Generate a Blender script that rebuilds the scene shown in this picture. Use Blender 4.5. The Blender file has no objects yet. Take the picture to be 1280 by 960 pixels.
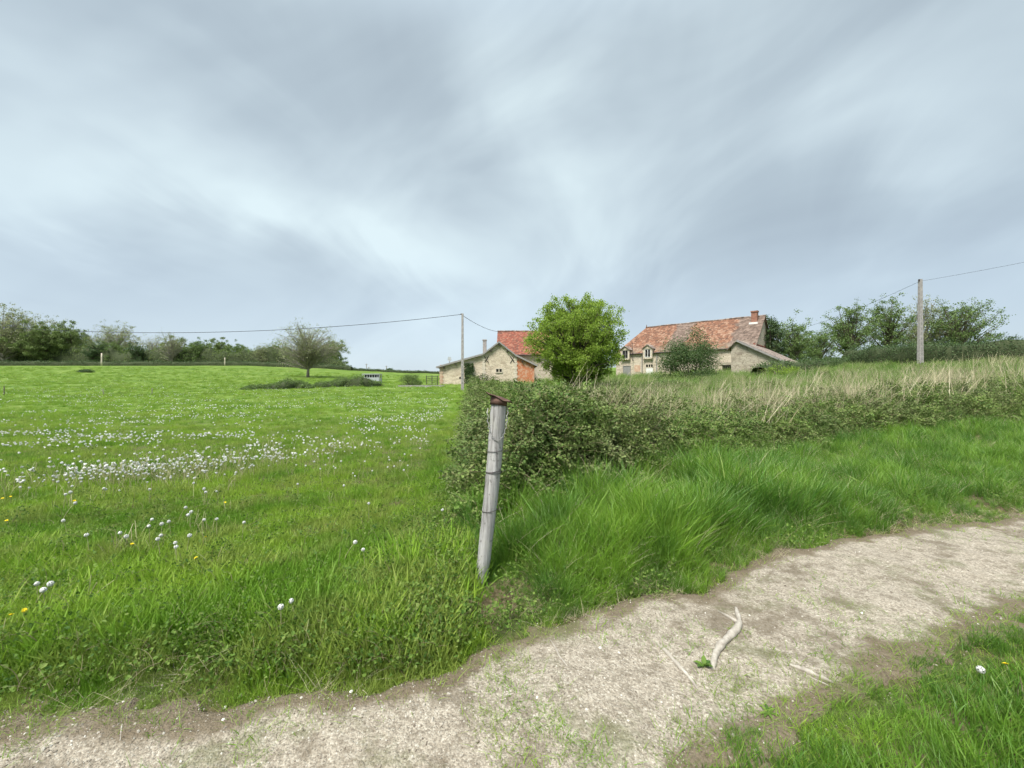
import bpy, math
import numpy as np
from mathutils import Vector
R = math.radians
sc = bpy.context.scene
COL = sc.collection
rng = np.random.default_rng(7)

# ------------------------------------------------------------------ camera
EYE = 1.55
cam = bpy.data.objects.new('camera', bpy.data.cameras.new('camera'))
COL.objects.link(cam)
cam.location = (0, 0, EYE)
cam.rotation_euler = (R(90), 0, 0)
cam.data.sensor_width = 36
cam.data.lens = 14.06
cam.data.clip_start = 0.05
cam.data.clip_end = 3000
sc.camera = cam

# ------------------------------------------------------------------ light
SUN_EL, SUN_AZ = 58, 215
sc.view_settings.view_transform = 'Standard'
sc.view_settings.look = 'None'
sc.view_settings.exposure = 2.1
sc.cycles.max_bounces = 4; sc.cycles.diffuse_bounces = 2; sc.cycles.glossy_bounces = 1; sc.cycles.transmission_bounces = 2
sc.cycles.use_adaptive_sampling = True; sc.cycles.adaptive_threshold = .03
sc.cycles.caustics_reflective = False; sc.cycles.caustics_refractive = False
sc.view_settings.gamma = 1
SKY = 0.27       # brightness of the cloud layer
ZENITH = 3.1     # added boost of the cloud layer overhead, above the view, to light the ground

def N(nt, t, **kw):
    n = nt.nodes.new(t)
    for k, v in kw.items():
        if hasattr(n, k) and k not in ('inputs',):
            setattr(n, k, v)
    return n

class G:
    """tiny node graph writer"""
    def __init__(s, nt):
        s.nt = nt; nt.nodes.clear()
    def n(s, t, ins=None, **kw):
        n = s.nt.nodes.new(t)
        for k, v in kw.items(): setattr(n, k, v)
        for k, v in (ins or {}).items():
            sock = n.inputs[k]
            if isinstance(v, bpy.types.NodeSocket): s.nt.links.new(v, sock)
            elif isinstance(v, bpy.types.Node): s.nt.links.new(v.outputs[0], sock)
            else: sock.default_value = v
        return n
    def math(s, op, a, b=0.0, c=0.0, clamp=False):
        return s.n('ShaderNodeMath', {0: a, 1: b, 2: c}, operation=op, use_clamp=clamp).outputs[0]
    def ramp(s, f, stops, interp='LINEAR'):
        n = s.n('ShaderNodeValToRGB', {0: f})
        cr = n.color_ramp; cr.interpolation = interp
        while len(cr.elements) < len(stops): cr.elements.new(0.5)
        for e, (p, c) in zip(cr.elements, stops):
            e.position = p
            e.color = (*c, 1) if len(c) == 3 else c
        return n.outputs[0]
    def noise(s, vec, scale, detail=3, rough=.5, dist=0.0):
        n = s.n('ShaderNodeTexNoise', {'Scale': scale, 'Detail': detail, 'Roughness': rough, 'Distortion': dist})
        if vec is not None: s.nt.links.new(vec, n.inputs['Vector'])
        return n.outputs[0]
    def mix(s, f, a, b, blend='MIX'):
        n = s.nt.nodes.new('ShaderNodeMix'); n.data_type = 'RGBA'; n.blend_type = blend
        for k, v in ((0, f), (6, a), (7, b)):
            if isinstance(v, bpy.types.NodeSocket): s.nt.links.new(v, n.inputs[k])
            else: n.inputs[k].default_value = (*v, 1) if isinstance(v, (tuple, list)) and len(v) == 3 else v
        return n.outputs[2]
    def smooth(s, f, a, b, lo=0.0, hi=1.0):
        return s.n('ShaderNodeMapRange', {0: f, 1: a, 2: b, 3: lo, 4: hi}, interpolation_type='SMOOTHSTEP').outputs[0]

w = bpy.data.worlds.new('World'); sc.world = w; w.use_nodes = True
g = G(w.node_tree)
tc = g.n('ShaderNodeTexCoord')
sep = g.n('ShaderNodeSeparateXYZ', {0: tc.outputs['Generated']})
dx, dy, dz = sep.outputs
zc = g.math('ADD', g.math('MAXIMUM', dz, 0.0), 0.42)
u = g.math('DIVIDE', dx, zc); v = g.math('DIVIDE', dy, zc)
P = g.n('ShaderNodeCombineXYZ', {0: u, 1: v, 2: 3.1}).outputs[0]
mp = g.n('ShaderNodeVectorRotate', {0: P, 3: R(-70)}, rotation_type='Z_AXIS').outputs[0]
mp = g.n('ShaderNodeMapping', {0: mp, 1: (2.3, 0.55, 0), 3: (0.50, 1.15, 1)}).outputs[0]
D = tc.outputs['Generated']
n1 = g.noise(g.n('ShaderNodeMapping', {0: g.n('ShaderNodeVectorRotate', {0: D, 1: (0, 0, 0), 2: (0, 1, 0), 3: R(28)}, rotation_type='AXIS_ANGLE').outputs[0], 3: (1.1, 1.0, 2.3)}).outputs[0], 1.5, 4, .5, .6)
n2 = g.noise(P, 0.8, 2, .4, .3)
n3 = g.noise(mp, 2.6, 4, .55, .6)
f = g.math('ADD', g.math('MULTIPLY', n1, .62), g.math('ADD', g.math('MULTIPLY', n2, .20), g.math('MULTIPLY', n3, .18)))
f = g.math('ADD', g.math('MULTIPLY', g.math('SUBTRACT', f, .5), .85), .5)
# broad banks of brighter and darker cloud, each a soft streak at its own azimuth and elevation
saz = g.math('ADD', g.math('ARCTAN2', dx, dy), g.math('MULTIPLY', g.math('SUBTRACT', n2, .5), .5)); sel = g.math('ADD', g.math('ARCSINE', dz), g.math('MULTIPLY', g.math('SUBTRACT', n3, .5), .35))
for (a0, e0, a1, e1, wd, amp) in [(-.92, .38, -.50, .40, .085, .10), (-.55, .40, .02, .25, .06, .10), (-.16, .78, .12, .44, .10, .075), (.05, .38, .42, .30, .06, .05), (.62, .58, .80, .42, .10, .09), (1.0, .4, 1.4, .35, .12, .06),
                                  (.16, .74, .30, .66, .13, -.085), (-.34, .62, -.08, .52, .06, -.06), (-.95, .22, -.55, .24, .075, -.10), (.46, .42, .66, .26, .11, -.07), (-.85, .56, -.55, .55, .08, -.04), (-1.6, .3, -1.2, .5, .15, -.08), (1.6, .5, 2.2, .3, .2, -.07)]:
    ca, ce, L_ = (a0 + a1) / 2, (e0 + e1) / 2, math.hypot(a1 - a0, e1 - e0) / 2 + wd; tx, ty = (a1 - a0) / (2 * (L_ - wd)), (e1 - e0) / (2 * (L_ - wd))
    qa = g.math('SUBTRACT', saz, ca); qe = g.math('SUBTRACT', sel, ce)
    al = g.math('DIVIDE', g.math('ADD', g.math('MULTIPLY', qa, tx), g.math('MULTIPLY', qe, ty)), L_)
    ac = g.math('DIVIDE', g.math('SUBTRACT', g.math('MULTIPLY', qe, tx), g.math('MULTIPLY', qa, ty)), wd)
    r2 = g.math('ADD', g.math('MULTIPLY', al, al), g.math('MULTIPLY', ac, ac))
    f = g.math('ADD', f, g.math('MULTIPLY', g.math('EXPONENT', g.math('MULTIPLY', r2, -.9)), amp * .62))
cl = g.ramp(f, [(.34, (.36, .425, .47)), (.45, (.435, .515, .56)), (.54, (.545, .64, .68)), (.66, (.71, .83, .85))])
hor = g.smooth(dz, 0.0, 0.36, 1, 0)
cl = g.mix(g.math('MULTIPLY', hor, .60), cl, (.55, .655, .77))
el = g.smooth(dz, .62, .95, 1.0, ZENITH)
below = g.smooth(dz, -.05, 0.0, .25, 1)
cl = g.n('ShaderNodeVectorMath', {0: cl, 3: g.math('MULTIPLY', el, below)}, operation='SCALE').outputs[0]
sky = g.n('ShaderNodeTexSky')
sky.sky_type = 'NISHITA'; sky.sun_disc = False
sky.sun_elevation = R(SUN_EL); sky.sun_rotation = R(SUN_AZ)
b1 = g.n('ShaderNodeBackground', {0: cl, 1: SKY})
b2 = g.n('ShaderNodeBackground', {0: sky.outputs[0], 1: 0.05})
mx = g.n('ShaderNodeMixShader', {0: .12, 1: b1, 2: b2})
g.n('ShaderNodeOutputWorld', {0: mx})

sun = bpy.data.objects.new('sun', bpy.data.lights.new('sun', 'SUN'))
COL.objects.link(sun)
sun.data.energy = 1.5; sun.data.angle = R(20); sun.data.color = (1, .96, .9)
az = R(SUN_AZ)
sd = Vector((math.sin(az) * math.cos(R(SUN_EL)), math.cos(az) * math.cos(R(SUN_EL)), math.sin(R(SUN_EL))))
sun.rotation_euler = sd.to_track_quat('Z', 'Y').to_euler()
sun.location = (0, 0, 60)

# ------------------------------------------------------------------ numpy noise
def _h(ix, iy, s):
    n = (ix.astype(np.int64) * 374761393 + iy.astype(np.int64) * 668265263 + s * 974634777) & 0xffffffff
    n = ((n ^ (n >> 13)) * 1274126177) & 0xffffffff
    return ((n ^ (n >> 16)) & 0xffff) / 65535.0
def vnoise(x, y, s=0):
    x = np.asarray(x, float); y = np.asarray(y, float)
    ix = np.floor(x); iy = np.floor(y); fx = x - ix; fy = y - iy
    fx = fx * fx * (3 - 2 * fx); fy = fy * fy * (3 - 2 * fy)
    a = _h(ix, iy, s); b = _h(ix + 1, iy, s); c = _h(ix, iy + 1, s); d = _h(ix + 1, iy + 1, s)
    return (a + (b - a) * fx) * (1 - fy) + (c + (d - c) * fx) * fy
def fbm(x, y, s=0, o=4):
    t = 0; a = .5; m = 0
    for i in range(o):
        t = t + a * vnoise(x * 2 ** i, y * 2 ** i, s + i * 17); m += a; a *= .5
    return t / m
def sst(x, a, b):
    t = np.clip((np.asarray(x, float) - a) / (b - a), 0, 1); return t * t * (3 - 2 * t)

# ------------------------------------------------------------------ land form
UPX = np.array([-16, -4, -2.45, -1.74, -.98, -.5, 0, 1.23, 2.14, 3.85, 6.0, 9, 15, 30.])
UPY = np.array([1.3, 1.85, 1.91, 1.98, 2.04, 2.12, 2.5, 2.98, 3.5, 4.15, 4.68, 5.5, 7.2, 11.])
LOX = np.array([-16, -1, 0, .5, .68, .79, 1.33, 1.93, 2.71, 3.36, 6, 15, 30.])
LOY = np.array([-1.2, .2, .7, 1.3, 1.58, 1.70, 1.83, 2.09, 2.42, 2.63, 3.3, 5.0, 8.5])
def PN(x, y): return (fbm(x / .35, y / .35, 40, 3) - .5) * .40 + (vnoise(x / 1.1, y / 1.1, 41) - .5) * .22
def path_in(x, y):
    """signed distance-like value, > 0 on the track"""
    return np.minimum(np.interp(x, UPX, UPY) - y, y - np.interp(x, LOX, LOY))
def H(x, y):
    x = np.asarray(x, float); y = np.asarray(y, float)
    yy = np.minimum(y, 112)
    fld = .00836 * np.maximum(yy - 10, 0) ** 1.35
    left = 2.3 * sst(-x, 15, 78) * sst(y, 35, 108)
    right = .078 * np.clip(x - 5 - .0 * y, 0, 34) * sst(y, 3, 14)
    z = fld + left + right
    z = z - .02 * np.maximum(y - 118, 0) - .00 * x
    d = np.hypot(x, y)
    z = z + (fbm(x / 6, y / 5, 3) - .5) * .35 * sst(d, 8, 50) + (fbm(x / 1.3, y / .9, 9) - .5) * .12 * sst(d, 3, 14)
    z = z + (fbm(x / .5, y / .5, 19, 2) - .5) * .03
    # low bank between the track and the fence line
    z = z + .05 * sst(y - np.interp(x, UPX, UPY), .0, .35) 
    return z
def ZP(x, y):
    """height of the track's surface"""
    din = path_in(x, y) + PN(x, y)
    relief = (fbm(x / .9, y / .9, 33, 3) - .5) * .05 + (fbm(x / .12, y / .12, 5, 4) - .5) * .013 + (vnoise(x / .03, y / .03, 8) - .5) * .006
    z = H(x, y) + np.clip(din, -.3, .07) * .25 + .002 + relief * sst(din, -.1, .15)
    return np.where(din < 0, z - .02, z + .012)
def ZS(x, y): return np.maximum(H(x, y), np.where(path_in(x, y) > -.4, ZP(x, y), -9))
BRX = np.array([-6, -.75, -.3, .5, 1.3, 3.2, 5.5, 9, 14, 22, 34.])
BRY = np.array([60, 4.6, 4.25, 4.6, 5.3, 6.7, 8.4, 10.1, 11.0, 12.6, 16.])
def fence_x(y): return -.07 - .118 * y
def in_rough(x, y):
    """> 0 behind the edge of the brambles, right of the old fence line"""
    return np.minimum(x - fence_x(y), y - np.interp(x, BRX, BRY))

# ------------------------------------------------------------------ helpers
def tag(o, label=None, cat=None, group=None, kind=None):
    if label: o['label'] = label
    if cat: o['category'] = cat
    if group: o['group'] = group
    if kind: o['kind'] = kind
    return o
def link(o, parent=None):
    COL.objects.link(o)
    if parent is not None: o.parent = parent
    return o
def empty(name, loc, rz=0):
    o = bpy.data.objects.new(name, None); o.location = loc; o.rotation_euler = (0, 0, rz)
    o.empty_display_size = .2
    return link(o)
def np_mesh(name, V, F, mat, smooth=False):
    """V (n,3); F (m,k) array or list of arrays"""
    me = bpy.data.meshes.new(name)
    Fs = F if isinstance(F, list) else [F]
    Fs = [np.asarray(f) for f in Fs if len(f)]
    V = np.asarray(V, np.float32)
    me.vertices.add(len(V)); me.vertices.foreach_set('co', V.ravel())
    if Fs:
        loops = np.concatenate([f.ravel() for f in Fs]).astype(np.int32)
        tot = np.concatenate([np.full(len(f), f.shape[1]) for f in Fs]).astype(np.int32)
        st = np.concatenate([[0], np.cumsum(tot)[:-1]]).astype(np.int32)
        me.loops.add(len(loops)); me.loops.foreach_set('vertex_index', loops)
        me.polygons.add(len(tot)); me.polygons.foreach_set('loop_start', st)
        me.polygons.foreach_set('use_smooth', np.full(len(tot), smooth))
    me.update(calc_edges=True)
    if mat: me.materials.append(mat)
    return me
class MB:
    def __init__(s): s.v = []; s.f3 = []; s.f4 = []; s.n = 0; s.poly = []
    def add(s, V, F):
        V = np.asarray(V, float); F = np.asarray(F)
        if F.shape[1] == 3: s.f3.append(F + s.n)
        else: s.f4.append(F + s.n)
        s.v.append(V); s.n += len(V)
    def box(s, c, size, rz=0, M=None):
        x, y, z = [t / 2 for t in size]
        V = np.array([[a * x, b * y, d * z] for d in (-1, 1) for a, b in ((-1, -1), (1, -1), (1, 1), (-1, 1))])
        if rz:
            c_, s_ = math.cos(rz), math.sin(rz); V = V @ np.array([[c_, s_, 0], [-s_, c_, 0], [0, 0, 1]])
        if M is not None: V = V @ np.array(M).T
        s.add(V + np.array(c), [[0, 3, 2, 1], [4, 5, 6, 7], [0, 1, 5, 4], [1, 2, 6, 5], [2, 3, 7, 6], [3, 0, 4, 7]])
    def prism(s, pts, d):
        """closed solid: polygon pts (n,3) and its copy shifted by d"""
        pts = np.asarray(pts, float); n = len(pts); d = np.asarray(d, float)
        b = s.n; s.v.append(np.vstack([pts, pts + d])); s.n += 2 * n
        s.poly.append([b + i for i in range(n)]); s.poly.append([b + n + i for i in reversed(range(n))])
        for i in range(n):
            j = (i + 1) % n; s.poly.append([b + j, b + i, b + n + i, b + n + j])
    def tube(s, pts, rad, k=6, cap=True):
        pts = np.asarray(pts, float); n = len(pts)
        rad = np.full(n, rad) if np.isscalar(rad) else np.asarray(rad, float)
        T = np.gradient(pts, axis=0); T /= np.linalg.norm(T, axis=1)[:, None] + 1e-9
        ref = np.array([0, 0, 1.]) if abs(T[0, 2]) < .9 else np.array([1., 0, 0])
        A = np.cross(T, ref); A /= np.linalg.norm(A, axis=1)[:, None] + 1e-9
        B = np.cross(T, A)
        an = np.arange(k) * 2 * math.pi / k
        V = pts[:, None] + rad[:, None, None] * (np.cos(an)[None, :, None] * A[:, None] + np.sin(an)[None, :, None] * B[:, None])
        i = np.arange(n - 1)[:, None] * k; j = np.arange(k)[None]; jn = (j + 1) % k
        F = np.stack([i + j, i + jn, i + k + jn, i + k + j], -1).reshape(-1, 4)
        b = s.n
        s.add(V.reshape(-1, 3), F)
        if cap:
            s.poly.append([b + q for q in range(k)][::-1]); s.poly.append([b + (n - 1) * k + q for q in range(k)])
    def mesh(s, name, mat, smooth=False):
        V = np.vstack(s.v)
        F = []
        if s.f3: F.append(np.vstack(s.f3))
        if s.f4: F.append(np.vstack(s.f4))
        for L in sorted({len(p) for p in s.poly}):
            F.append(np.array([p for p in s.poly if len(p) == L]))
        return np_mesh(name, V, F, mat, smooth)
    def build(s, name, mat, parent=None, smooth=False, loc=None):
        o = bpy.data.objects.new(name, s.mesh(name, mat, smooth))
        if loc is not None: o.location = loc
        return link(o, parent)
def obj(name, V, F, mat, parent=None, smooth=False):
    return link(bpy.data.objects.new(name, np_mesh(name, V, F, mat, smooth)), parent)

# ------------------------------------------------------------------ materials
def mat(name):
    m = bpy.data.materials.new(name); m.use_nodes = True
    return m, G(m.node_tree)
def pos(g): return g.n('ShaderNodeNewGeometry').outputs['Position']
def opos(g): return g.n('ShaderNodeTexCoord').outputs['Object']
def finish(g, col, rough=.85, bump=None, bs=.3, bd=.02, spec=.25, metal=0.0):
    ins = {'Base Color': col if not isinstance(col, tuple) else (*col, 1), 'Roughness': rough, 'Metallic': metal, 'Specular IOR Level': spec}
    if bump is not None:
        ins['Normal'] = g.n('ShaderNodeBump', {'Strength': bs, 'Distance': bd, 'Height': bump}).outputs[0]
    p = g.n('ShaderNodeBsdfPrincipled', ins)
    g.n('ShaderNodeOutputMaterial', {0: p})
def simple(name, c1, c2, scale=4, rough=.85, bs=.3, bd=.01, detail=4, metal=0.0, spec=.25, obj_space=False):
    m, g = mat(name)
    p = opos(g) if obj_space else pos(g)
    f = g.noise(p, scale, detail, .6)
    finish(g, g.ramp(f, [(.3, c1), (.7, c2)]), rough, f, bs, bd, spec, metal)
    return m
def leafmat(name, cols, trans=.3, patch=None, pscale=.5, inst=True, gloss=.35, spec=.3):
    """cols: ramp from random per leaf/instance; patch: (colour, amount) blended by big world noise"""
    m, g = mat(name)
    if inst:
        oi = g.n('ShaderNodeObjectInfo').outputs['Random']
        isl = g.n('ShaderNodeNewGeometry').outputs['Random Per Island']
        f = g.math('FRACT', g.math('ADD', oi, isl))
    else:
        f = g.n('ShaderNodeNewGeometry').outputs['Random Per Island']
    n = len(cols)
    c = g.ramp(f, [(i / max(n - 1, 1), cc) for i, cc in enumerate(cols)])
    if patch:
        p = pos(g)
        for (pc, amt, scl, off) in patch:
            vv = g.n('ShaderNodeVectorMath', {0: p, 1: (off, off * 1.7, 0)}, operation='ADD').outputs[0]
            q = g.smooth(g.noise(vv, scl, 3, .55), .42, .62, 0, amt)
            c = g.mix(q, c, pc)
    pr = g.n('ShaderNodeBsdfPrincipled', {'Base Color': c, 'Roughness': 1 - gloss, 'Specular IOR Level': spec})
    tr = g.n('ShaderNodeBsdfTranslucent', {0: c})
    mx = g.n('ShaderNodeMixShader', {0: trans, 1: pr, 2: tr})
    g.n('ShaderNodeOutputMaterial', {0: mx})
    return m

# ground
m_ground, g = mat('ground')
p = pos(g)
f1 = g.noise(p, .35, 5, .6); f2 = g.noise(p, 3, 4, .6); f3 = g.noise(p, 30, 3, .6)
far = g.smooth(g.n('ShaderNodeSeparateXYZ', {0: p}).outputs[1], 4, 22)
soil = g.ramp(f3, [(.35, (.045, .032, .018)), (.65, (.14, .105, .065))])
green = g.ramp(g.math('ADD', g.math('MULTIPLY', f1, .6), g.math('MULTIPLY', f2, .4)),
               [(.38, (.06, .11, .018)), (.5, (.11, .175, .028)), (.62, (.165, .215, .055))])
gsoil = g.mix(g.smooth(f2, .35, .65, .1, .7), soil, (.05, .09, .016))
finish(g, g.mix(far, gsoil, green), .95, f2, .5, .08, .1)

# track
m_path, g = mat('track')
p = pos(g)
big = g.noise(p, .9, 4, .6, .3); mid = g.noise(p, 5, 4, .65); fine = g.noise(p, 60, 3, .7)
vor = g.n('ShaderNodeTexVoronoi', {'Vector': p, 'Scale': 120.0, 'Randomness': 1.0})
vor2 = g.n('ShaderNodeTexVoronoi', {'Vector': p, 'Scale': 45.0, 'Randomness': 1.0})
sand = g.ramp(fine, [(.25, (.14, .115, .085)), (.5, (.335, .29, .225)), (.75, (.54, .485, .40))])
peb = g.ramp(g.n('ShaderNodeSeparateColor', {0: vor.outputs['Color']}).outputs[0], [(.1, (.125, .10, .075)), (.5, (.28, .24, .185)), (.9, (.42, .375, .305)), (1, (.56, .52, .45))])
c = g.mix(.45, sand, peb)
c = g.mix(g.smooth(g.noise(p, 14, 4, .7), .45, .7, 0, .6), c, (.125, .10, .07))
c = g.mix(g.smooth(g.math('ADD', g.math('MULTIPLY', big, .5), g.math('MULTIPLY', mid, .5)), .50, .60, 0, .65), c, (.115, .09, .06))
at = g.n('ShaderNodeAttribute', attribute_name='edge')
ed = g.math('ADD', at.outputs['Fac'], g.math('MULTIPLY', g.math('SUBTRACT', mid, .5), .9))
c = g.mix(g.smooth(ed, .35, .75, 0, .9), c, g.mix(fine, (.07, .052, .032), (.19, .15, .10)))
moss = g.smooth(g.noise(g.n('ShaderNodeVectorMath', {0: p, 1: (9, 4, 0)}, operation='ADD').outputs[0], 2.2, 5, .7), .52, .66, 0, .5)
c = g.mix(moss, c, (.095, .105, .04))
hh = g.math('ADD', g.math('MULTIPLY', vor2.outputs['Distance'], -.6), g.math('ADD', g.math('MULTIPLY', vor.outputs['Distance'], -.5), g.math('MULTIPLY', fine, 1.0)))
finish(g, c, .95, hh, .8, .012, .15)

# building stone
def stone(name, pale, warm, dark, brick=None, sc1=1.0):
    m, g = mat(name)
    p = opos(g)
    big = g.noise(p, .7 * sc1, 5, .65); md = g.noise(p, 4, 4, .6)
    mpn = g.n('ShaderNodeMapping', {0: p, 3: (2.0, 2.0, 4.5)}).outputs[0]
    vo = g.n('ShaderNodeTexVoronoi', {'Vector': mpn, 'Scale': 1.0}, feature='F1')
    ve = g.n('ShaderNodeTexVoronoi', {'Vector': mpn, 'Scale': 1.0}, feature='DISTANCE_TO_EDGE')
    cell = g.n('ShaderNodeSeparateColor', {0: vo.outputs['Color']}).outputs[0]
    c = g.ramp(cell, [(0, dark), (.5, warm), (1, pale)])
    c = g.mix(g.smooth(big, .35, .6, .1, .85), c, pale)
    c = g.mix(g.smooth(ve.outputs[0], .0, .07, .55, 0), c, tuple(x * .55 for x in warm))
    c = g.mix(g.smooth(md, .52, .75, 0, .7), c, dark)
    finish(g, c, .92, g.math('ADD', md, g.smooth(ve.outputs[0], 0, .1)), .5, .03, .15)
    return m
m_stone = stone('rubble_stone', (.42, .375, .30), (.33, .28, .215), (.19, .155, .12))
m_render = stone('old_render', (.54, .465, .37), (.48, .405, .315), (.33, .27, .21))
m_barn = stone('barn_stone', (.63, .54, .42), (.54, .45, .34), (.38, .30, .225))
m_quoin = simple('quoin_stone', (.48, .42, .33), (.66, .58, .47), 3)
m_brick, g = mat('brick')
p = opos(g)
br = g.n('ShaderNodeTexBrick', {'Vector': g.n('ShaderNodeMapping', {0: p, 1: (0, 0, 0), 2: (R(90), 0, 0)}).outputs[0], 'Color1': (.52, .15, .05, 1), 'Color2': (.40, .115, .045, 1), 'Mortar': (.42, .33, .25, 1), 'Scale': 4.0, 'Mortar Size': .02})
nb = g.noise(p, 2.2, 5, .65)
finish(g, g.mix(g.smooth(nb, .45, .65, 0, .65), br.outputs[0], (.52, .40, .30)), .9, nb, .3, .02, .15)
m_pinkbrick = simple('faded_brick', (.42, .24, .165), (.55, .43, .32), 2.5)

A = np.array([.728, -.686]); Gd = np.array([.686, .728]); L0 = np.array([16.4, 63.0])
def tile(name, red, pale, dark, patches=False):
    m, g = mat(name)
    p = pos(g)
    vo = g.n('ShaderNodeTexVoronoi', {'Vector': p, 'Scale': 3.6})
    cell = g.n('ShaderNodeSeparateColor', {0: vo.outputs['Color']}).outputs[0]
    n_ = g.noise(p, 1.1, 4, .6)
    ff = g.math('ADD', g.math('MULTIPLY', cell, .65), g.math('MULTIPLY', n_, .35))
    c = g.ramp(ff, [(.15, dark), (.38, tuple(.5 * (a + b) for a, b in zip(dark, red))), (.55, red), (.82, pale)])
    if patches:
        d = g.n('ShaderNodeVectorMath', {0: p, 1: (A[0], A[1], 0)}, operation='DOT_PRODUCT').outputs['Value']
        uu = g.math('ADD', d, -float(A @ L0)); uu = g.math('ADD', uu, g.math('MULTIPLY', g.math('SUBTRACT', g.noise(p, .8, 3), .5), 2.0))
        q1 = g.math('MULTIPLY', g.smooth(uu, 7.4, 7.9), g.smooth(uu, 10.0, 10.4, 1, 0))
        q2 = g.smooth(uu, 15.9, 16.4)
        brown = g.ramp(ff, [(.2, (.10, .075, .06)), (.8, (.21, .16, .13))])
        c = g.mix(g.math('MULTIPLY', g.math('ADD', q1, q2, clamp=True), .9), c, brown)
        zz = g.n('ShaderNodeSeparateXYZ', {0: p}).outputs[2]
        lich = g.math('MULTIPLY', g.smooth(zz, 6.4, 7.6, 1, 0), g.smooth(n_, .4, .6))
        c = g.mix(g.math('MULTIPLY', lich, .6), c, (.22, .19, .14))
    zc_ = g.n('ShaderNodeSeparateXYZ', {0: p}).outputs[2]
    row = g.math('FRACT', g.math('MULTIPLY', g.math('ADD', zc_, g.math('MULTIPLY', n_, .15)), 3.4))
    c = g.mix(g.smooth(row, .0, .3, .35, 0), c, dark)
    wv = g.math('ADD', g.math('ADD', cell, row), g.noise(p, 8, 2))
    finish(g, c, .9, wv, .6, .05, .15)
    return m
m_roof = tile('mottled_tiles', (.215, .10, .06), (.30, .19, .13), (.105, .062, .045), True)
m_roof2 = tile('red_tiles', (.235, .07, .045), (.28, .14, .095), (.12, .06, .045))
m_roofgrey = tile('weathered_tiles', (.24, .185, .155), (.36, .30, .26), (.13, .10, .085))
m_fascia = simple('grey_boards', (.20, .19, .18), (.32, .30, .29), 5)
m_dark = simple('dark_opening', (.010, .009, .008), (.02, .018, .015), 3, bs=0)
m_darkmetal = simple('dark_metal', (.05, .045, .045), (.1, .085, .08), 12, rough=.6, metal=.5)
m_shutter = simple('grey_shutter', (.18, .18, .175), (.27, .265, .25), 10)
m_whitewood = simple('white_paint', (.60, .59, .55), (.75, .74, .70), 8)
m_concrete = simple('concrete', (.24, .22, .21), (.38, .355, .335), 6, obj_space=True)
m_mossy = simple('mossy_brick', (.12, .13, .07), (.24, .2, .14), 3)
m_galv = simple('galvanised_metal', (.42, .44, .45), (.55, .57, .58), 9, rough=.5, metal=.6)
m_bark = simple('bark', (.060, .048, .035), (.15, .125, .095), 5, bd=.03, bs=.6)
m_greybark = simple('grey_bark', (.15, .135, .11), (.29, .265, .22), 5, bd=.03, bs=.6)
m_wire = simple('cable', (.03, .03, .035), (.05, .05, .055), 3, rough=.6)

# ------------------------------------------------------------------ ground sheet
def sinh_axis(lo, hi, n, s, mid=0.0):
    a = np.arcsinh((lo - mid) / s); b = np.arcsinh((hi - mid) / s)
    return mid + s * np.sinh(np.linspace(a, b, n))
gx = sinh_axis(-1500, 1500, 620, 1.6); gy = sinh_axis(-60, 2500, 620, 1.6, 2.5)
GX, GY = np.meshgrid(gx, gy)
GZ = H(GX, GY)
nx, ny = len(gx), len(gy)
i = (np.arange(ny - 1)[:, None] * nx + np.arange(nx - 1)[None]).ravel()
o = obj('ground', np.stack([GX, GY, GZ], -1).reshape(-1, 3), np.stack([i, i + 1, i + nx + 1, i + nx], -1), m_ground, smooth=True)
tag(o, kind='structure')

# track sheet: dips under the ground along a ragged edge
px_ = np.concatenate([np.arange(-16, -3.2, .08), np.arange(-3.2, 4.5, .022), np.arange(4.5, 14, .07)])
tv = np.linspace(0, 1, 150)
PX, TV = np.meshgrid(px_, tv)
lo_ = np.interp(PX, LOX, LOY) - .35; hi_ = np.interp(PX, UPX, UPY) + .3
PY = lo_ + (hi_ - lo_) * TV
din = path_in(PX, PY)
PZ = ZP(PX, PY)
nx = len(px_); i = (np.arange(len(tv) - 1)[:, None] * nx + np.arange(nx - 1)[None]).ravel()
o = obj('path', np.stack([PX, PY, PZ], -1).reshape(-1, 3), np.stack([i, i + 1, i + nx + 1, i + nx], -1), m_path, smooth=True)
at = o.data.attributes.new('edge', 'FLOAT', 'POINT')
at.data.foreach_set('value', (1 - sst(din + PN(PX, PY), -.02, .42)).ravel().astype(np.float32))
tag(o, kind='structure')

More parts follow.
